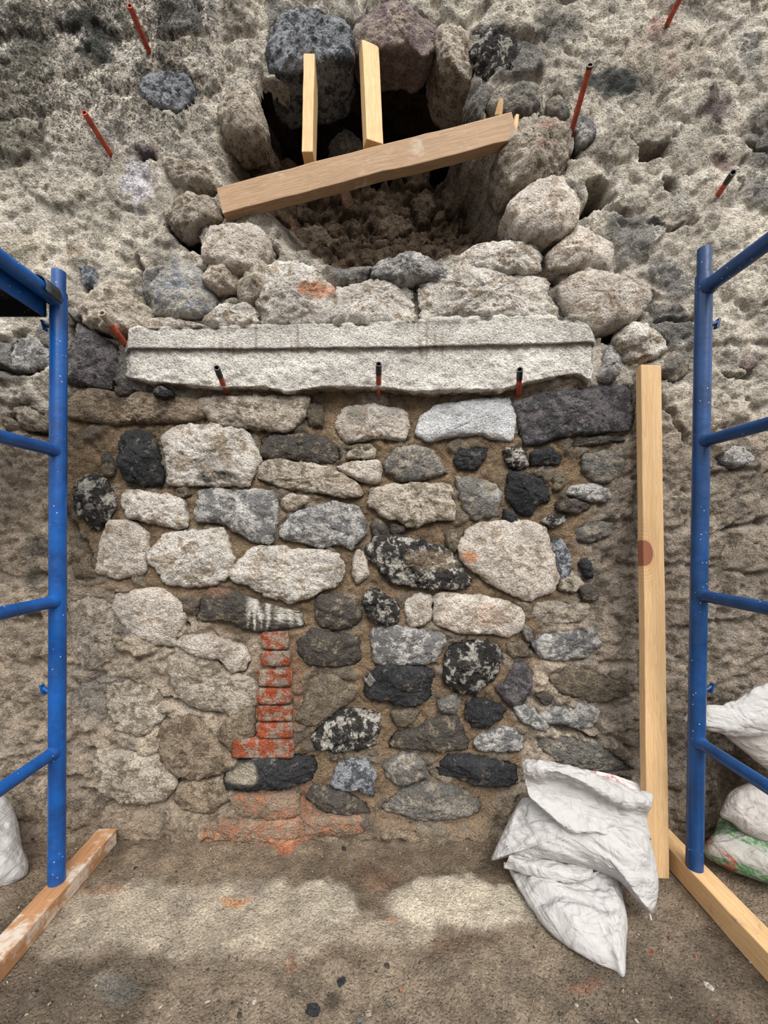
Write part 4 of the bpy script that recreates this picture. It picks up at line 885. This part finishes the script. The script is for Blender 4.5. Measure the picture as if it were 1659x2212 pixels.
# sacks at the right edge
s4 = empty('rubble_sack', fz(1640, 1880)); tag(s4, 'sack with green and red print lying on the floor behind the right blue pole', 'sack')
pillow('sack_body', pp('1520,1848 1519,1826 1545,1800 1550,1765 1600,1752 1700,1770 1830,1850 1840,1920 1760,1935 1659,1904 1600,1884'),
       [(1520, 1845, 1.27), (1659, 1904, 1.17), (1600, 1755, 1.33)], .05, .07, SACK_P, s4, wdir=(.8, -.3, -.4), wr=.007, wf=14, aniso=5, seed=17, floor_z=.006)
s5 = empty('rubble_sack', P(1680, 1780, 1.25)); tag(s5, 'dull white sack stacked on the green printed sack at the right edge', 'sack')
pillow('sack_body', pp('1551,1762 1562,1740 1572,1712 1600,1696 1660,1676 1800,1700 1850,1830 1760,1850 1660,1822 1600,1796 1580,1775'),
       [(1552, 1762, 1.27), (1659, 1822, 1.20), (1620, 1690, 1.30)], .045, .06, SACK_G, s5, wdir=(.7, -.3, -.7), wr=.008, wf=14, aniso=4, seed=19)
s6 = empty('rubble_sack', P(1680, 1600, 1.25)); tag(s6, 'topmost white sack of the right pile, its wide mouth gaping toward the plank', 'sack')
pillow('sack_body', pp('1560,1560 1600,1528 1680,1500 1820,1480 1860,1700 1760,1720 1659,1665 1610,1625 1565,1590'),
       [(1560, 1570, 1.27), (1659, 1660, 1.24), (1660, 1500, 1.29)], .04, .06, SACK_G, s6, wdir=(.7, -.3, -.4), wr=.006, wf=12, aniso=4, seed=21)
loft('sack_mouth', [[(1480, 1553, 1.25), (1510, 1545, 1.26), (1560, 1540, 1.27), (1620, 1520, 1.27), (1700, 1480, 1.26)],
      [(1477, 1551, 1.235), (1500, 1531, 1.235), (1560, 1522, 1.235), (1620, 1495, 1.225), (1700, 1440, 1.21)],
      [(1479, 1555, 1.22), (1510, 1548, 1.215), (1570, 1545, 1.205), (1630, 1530, 1.195), (1720, 1500, 1.18)],
      [(1484, 1560, 1.215), (1520, 1566, 1.205), (1575, 1574, 1.195), (1630, 1562, 1.185), (1720, 1536, 1.17)],
      [(1500, 1563, 1.225), (1530, 1576, 1.22), (1580, 1590, 1.21), (1640, 1590, 1.20), (1720, 1575, 1.18)]], SACK, s6, nv=60, wr=.004, seed=23)

# ------------------------------------------------------------------ loose stones on the floor
def chunk(name, px, py, r, mat_kind, lab, cat, grp=None, flat=.6, seed=0):
    import bmesh
    bm = bmesh.new(); bmesh.ops.create_icosphere(bm, subdivisions=4, radius=1); co = np.array([v.co[:] for v in bm.verts])
    rs = np.random.RandomState(seed); h = np.full(len(co), 9.)
    for k in range(9): n_ = rs.normal(size=3); n_ /= np.linalg.norm(n_); dd = co@n_; co = co-np.outer(np.clip(dd-rs.uniform(.55, .8), 0, 1), n_)
    co = co*(1+.10*fbm(co, 2.2, 3, seed=seed))[:, None]; co = co*np.array([1.15, .85, flat])*r
    a = rs.uniform(0, 6.28); R = np.array([[math.cos(a), -math.sin(a), 0], [math.sin(a), math.cos(a), 0], [0, 0, 1]]); co = co@R.T
    fc = [np.array([v.index for v in f.verts]) for f in bm.faces]; bm.free()
    t1, t2, pa, sp, rg, _ = KIND[mat_kind]; n = len(co); one = np.ones(n)
    o = mesh(name, co, fc, ROCK, None, {'tint': np.tile(lin(t1), (n, 1)), 'tint2': np.tile(lin(t2), (n, 1)), 'speck': one*sp, 'patch': one*pa})
    L = fz(px, py); o.location = (L[0], L[1], L[2]+r*flat*.45); tag(o, lab, cat, grp); return o
chunk('brick_chip', 1402, 2058, .011, 'RB', 'small red brick chip on the dirt floor right of the lower sack', 'brick chip', seed=3)
chunk('dark_pebble', 742, 1834, .009, 'D', 'small dark pebble on the floor at the foot of the bricks', 'pebble', seed=5)
chunk('dark_pebble', 674, 2185, .016, 'D', 'dark flat stone on the floor at the bottom centre', 'stone', seed=6, flat=.5)
chunk('dark_pebble', 737, 2125, .012, 'D', 'dark stone half sunk in the wet dirt near the bottom centre', 'stone', seed=8, flat=.4)
chunk('dark_pebble', 294, 1877, .008, 'D', 'black pebble on the floor right of the left timber sleeper', 'pebble', seed=9)
chunk('pale_pebble', 1533, 2137, .013, 'W', 'pale pebble on the floor beside the right timber sleeper', 'pebble', seed=10)
chunk('pale_pebble', 565, 1918, .008, 'LG', 'round grey pebble on the pale part of the floor left of centre', 'pebble', seed=11)
rr = random.Random(5)
for k in range(46):
    px = rr.uniform(60, 1640); py = 1850+(rr.random()**.6)*355
    if 1040 < px < 1440 and py < 2115: continue
    if px < 260 and py < 2150 or px > 1440: continue
    kd_ = rr.choice(['L', 'G', 'GB', 'W', 'DG']); nm = {'L': 'sandy', 'G': 'grey', 'GB': 'brownish', 'W': 'whitish', 'DG': 'dark grey'}[kd_]
    zone = ('left' if px < 560 else 'middle' if px < 1000 else 'right')+' part of the dirt floor '+('near the wall' if py < 1960 else 'halfway to the bottom edge' if py < 2090 else 'close to the bottom edge')
    chunk('pebble', px, py, rr.uniform(.0035, .008), kd_, 'small loose '+nm+' pebble, '+zone, 'pebble', 'loose pebbles on the dirt floor', seed=50+k)
# fine grit: nobody could count it
def grit():
    rs = np.random.RandomState(4); V = []; f = []; T = []
    base = np.array([[1, 0, 0], [-1, 0, 0], [0, 1, 0], [0, -1, 0], [0, 0, 1], [0, 0, -1]], float); tri = [(0, 2, 4), (2, 1, 4), (1, 3, 4), (3, 0, 4), (2, 0, 5), (1, 2, 5), (3, 1, 5), (0, 3, 5)]
    n = 9000; xs = rs.uniform(-1.5, 1.6, n); ys = rs.uniform(-1.05, -.05, n); r = .0009+.0028*rs.rand(n)**3
    cols = lin(np.array([(196, 184, 164), (120, 108, 92), (90, 82, 74), (170, 150, 126), (180, 120, 90)]))
    zf = fbm(np.column_stack([xs, ys, xs*0]), 3, 4, seed=42)*.012
    for k in range(n):
        A = rs.normal(size=(3, 3))*.35+np.eye(3); v_ = base@A*r[k]+np.array([xs[k], ys[k], zf[k]+.002]); V.append(v_); T.append(np.tile(cols[rs.choice(5, p=[.3, .3, .15, .2, .05])], (6, 1)))
        f += [(a+6*k, b+6*k, c+6*k) for a, b, c in tri]
    V = np.vstack(V); T = np.vstack(T); o = mesh('grit', V, np.array(f), ROCK, None, {'tint': T, 'tint2': T*.8, 'speck': np.zeros(len(V)), 'patch': np.zeros(len(V))}, smooth=False)
    tag(o, 'fine grit and crumbs scattered over the dirt floor', 'grit', kind='stuff')
grit()
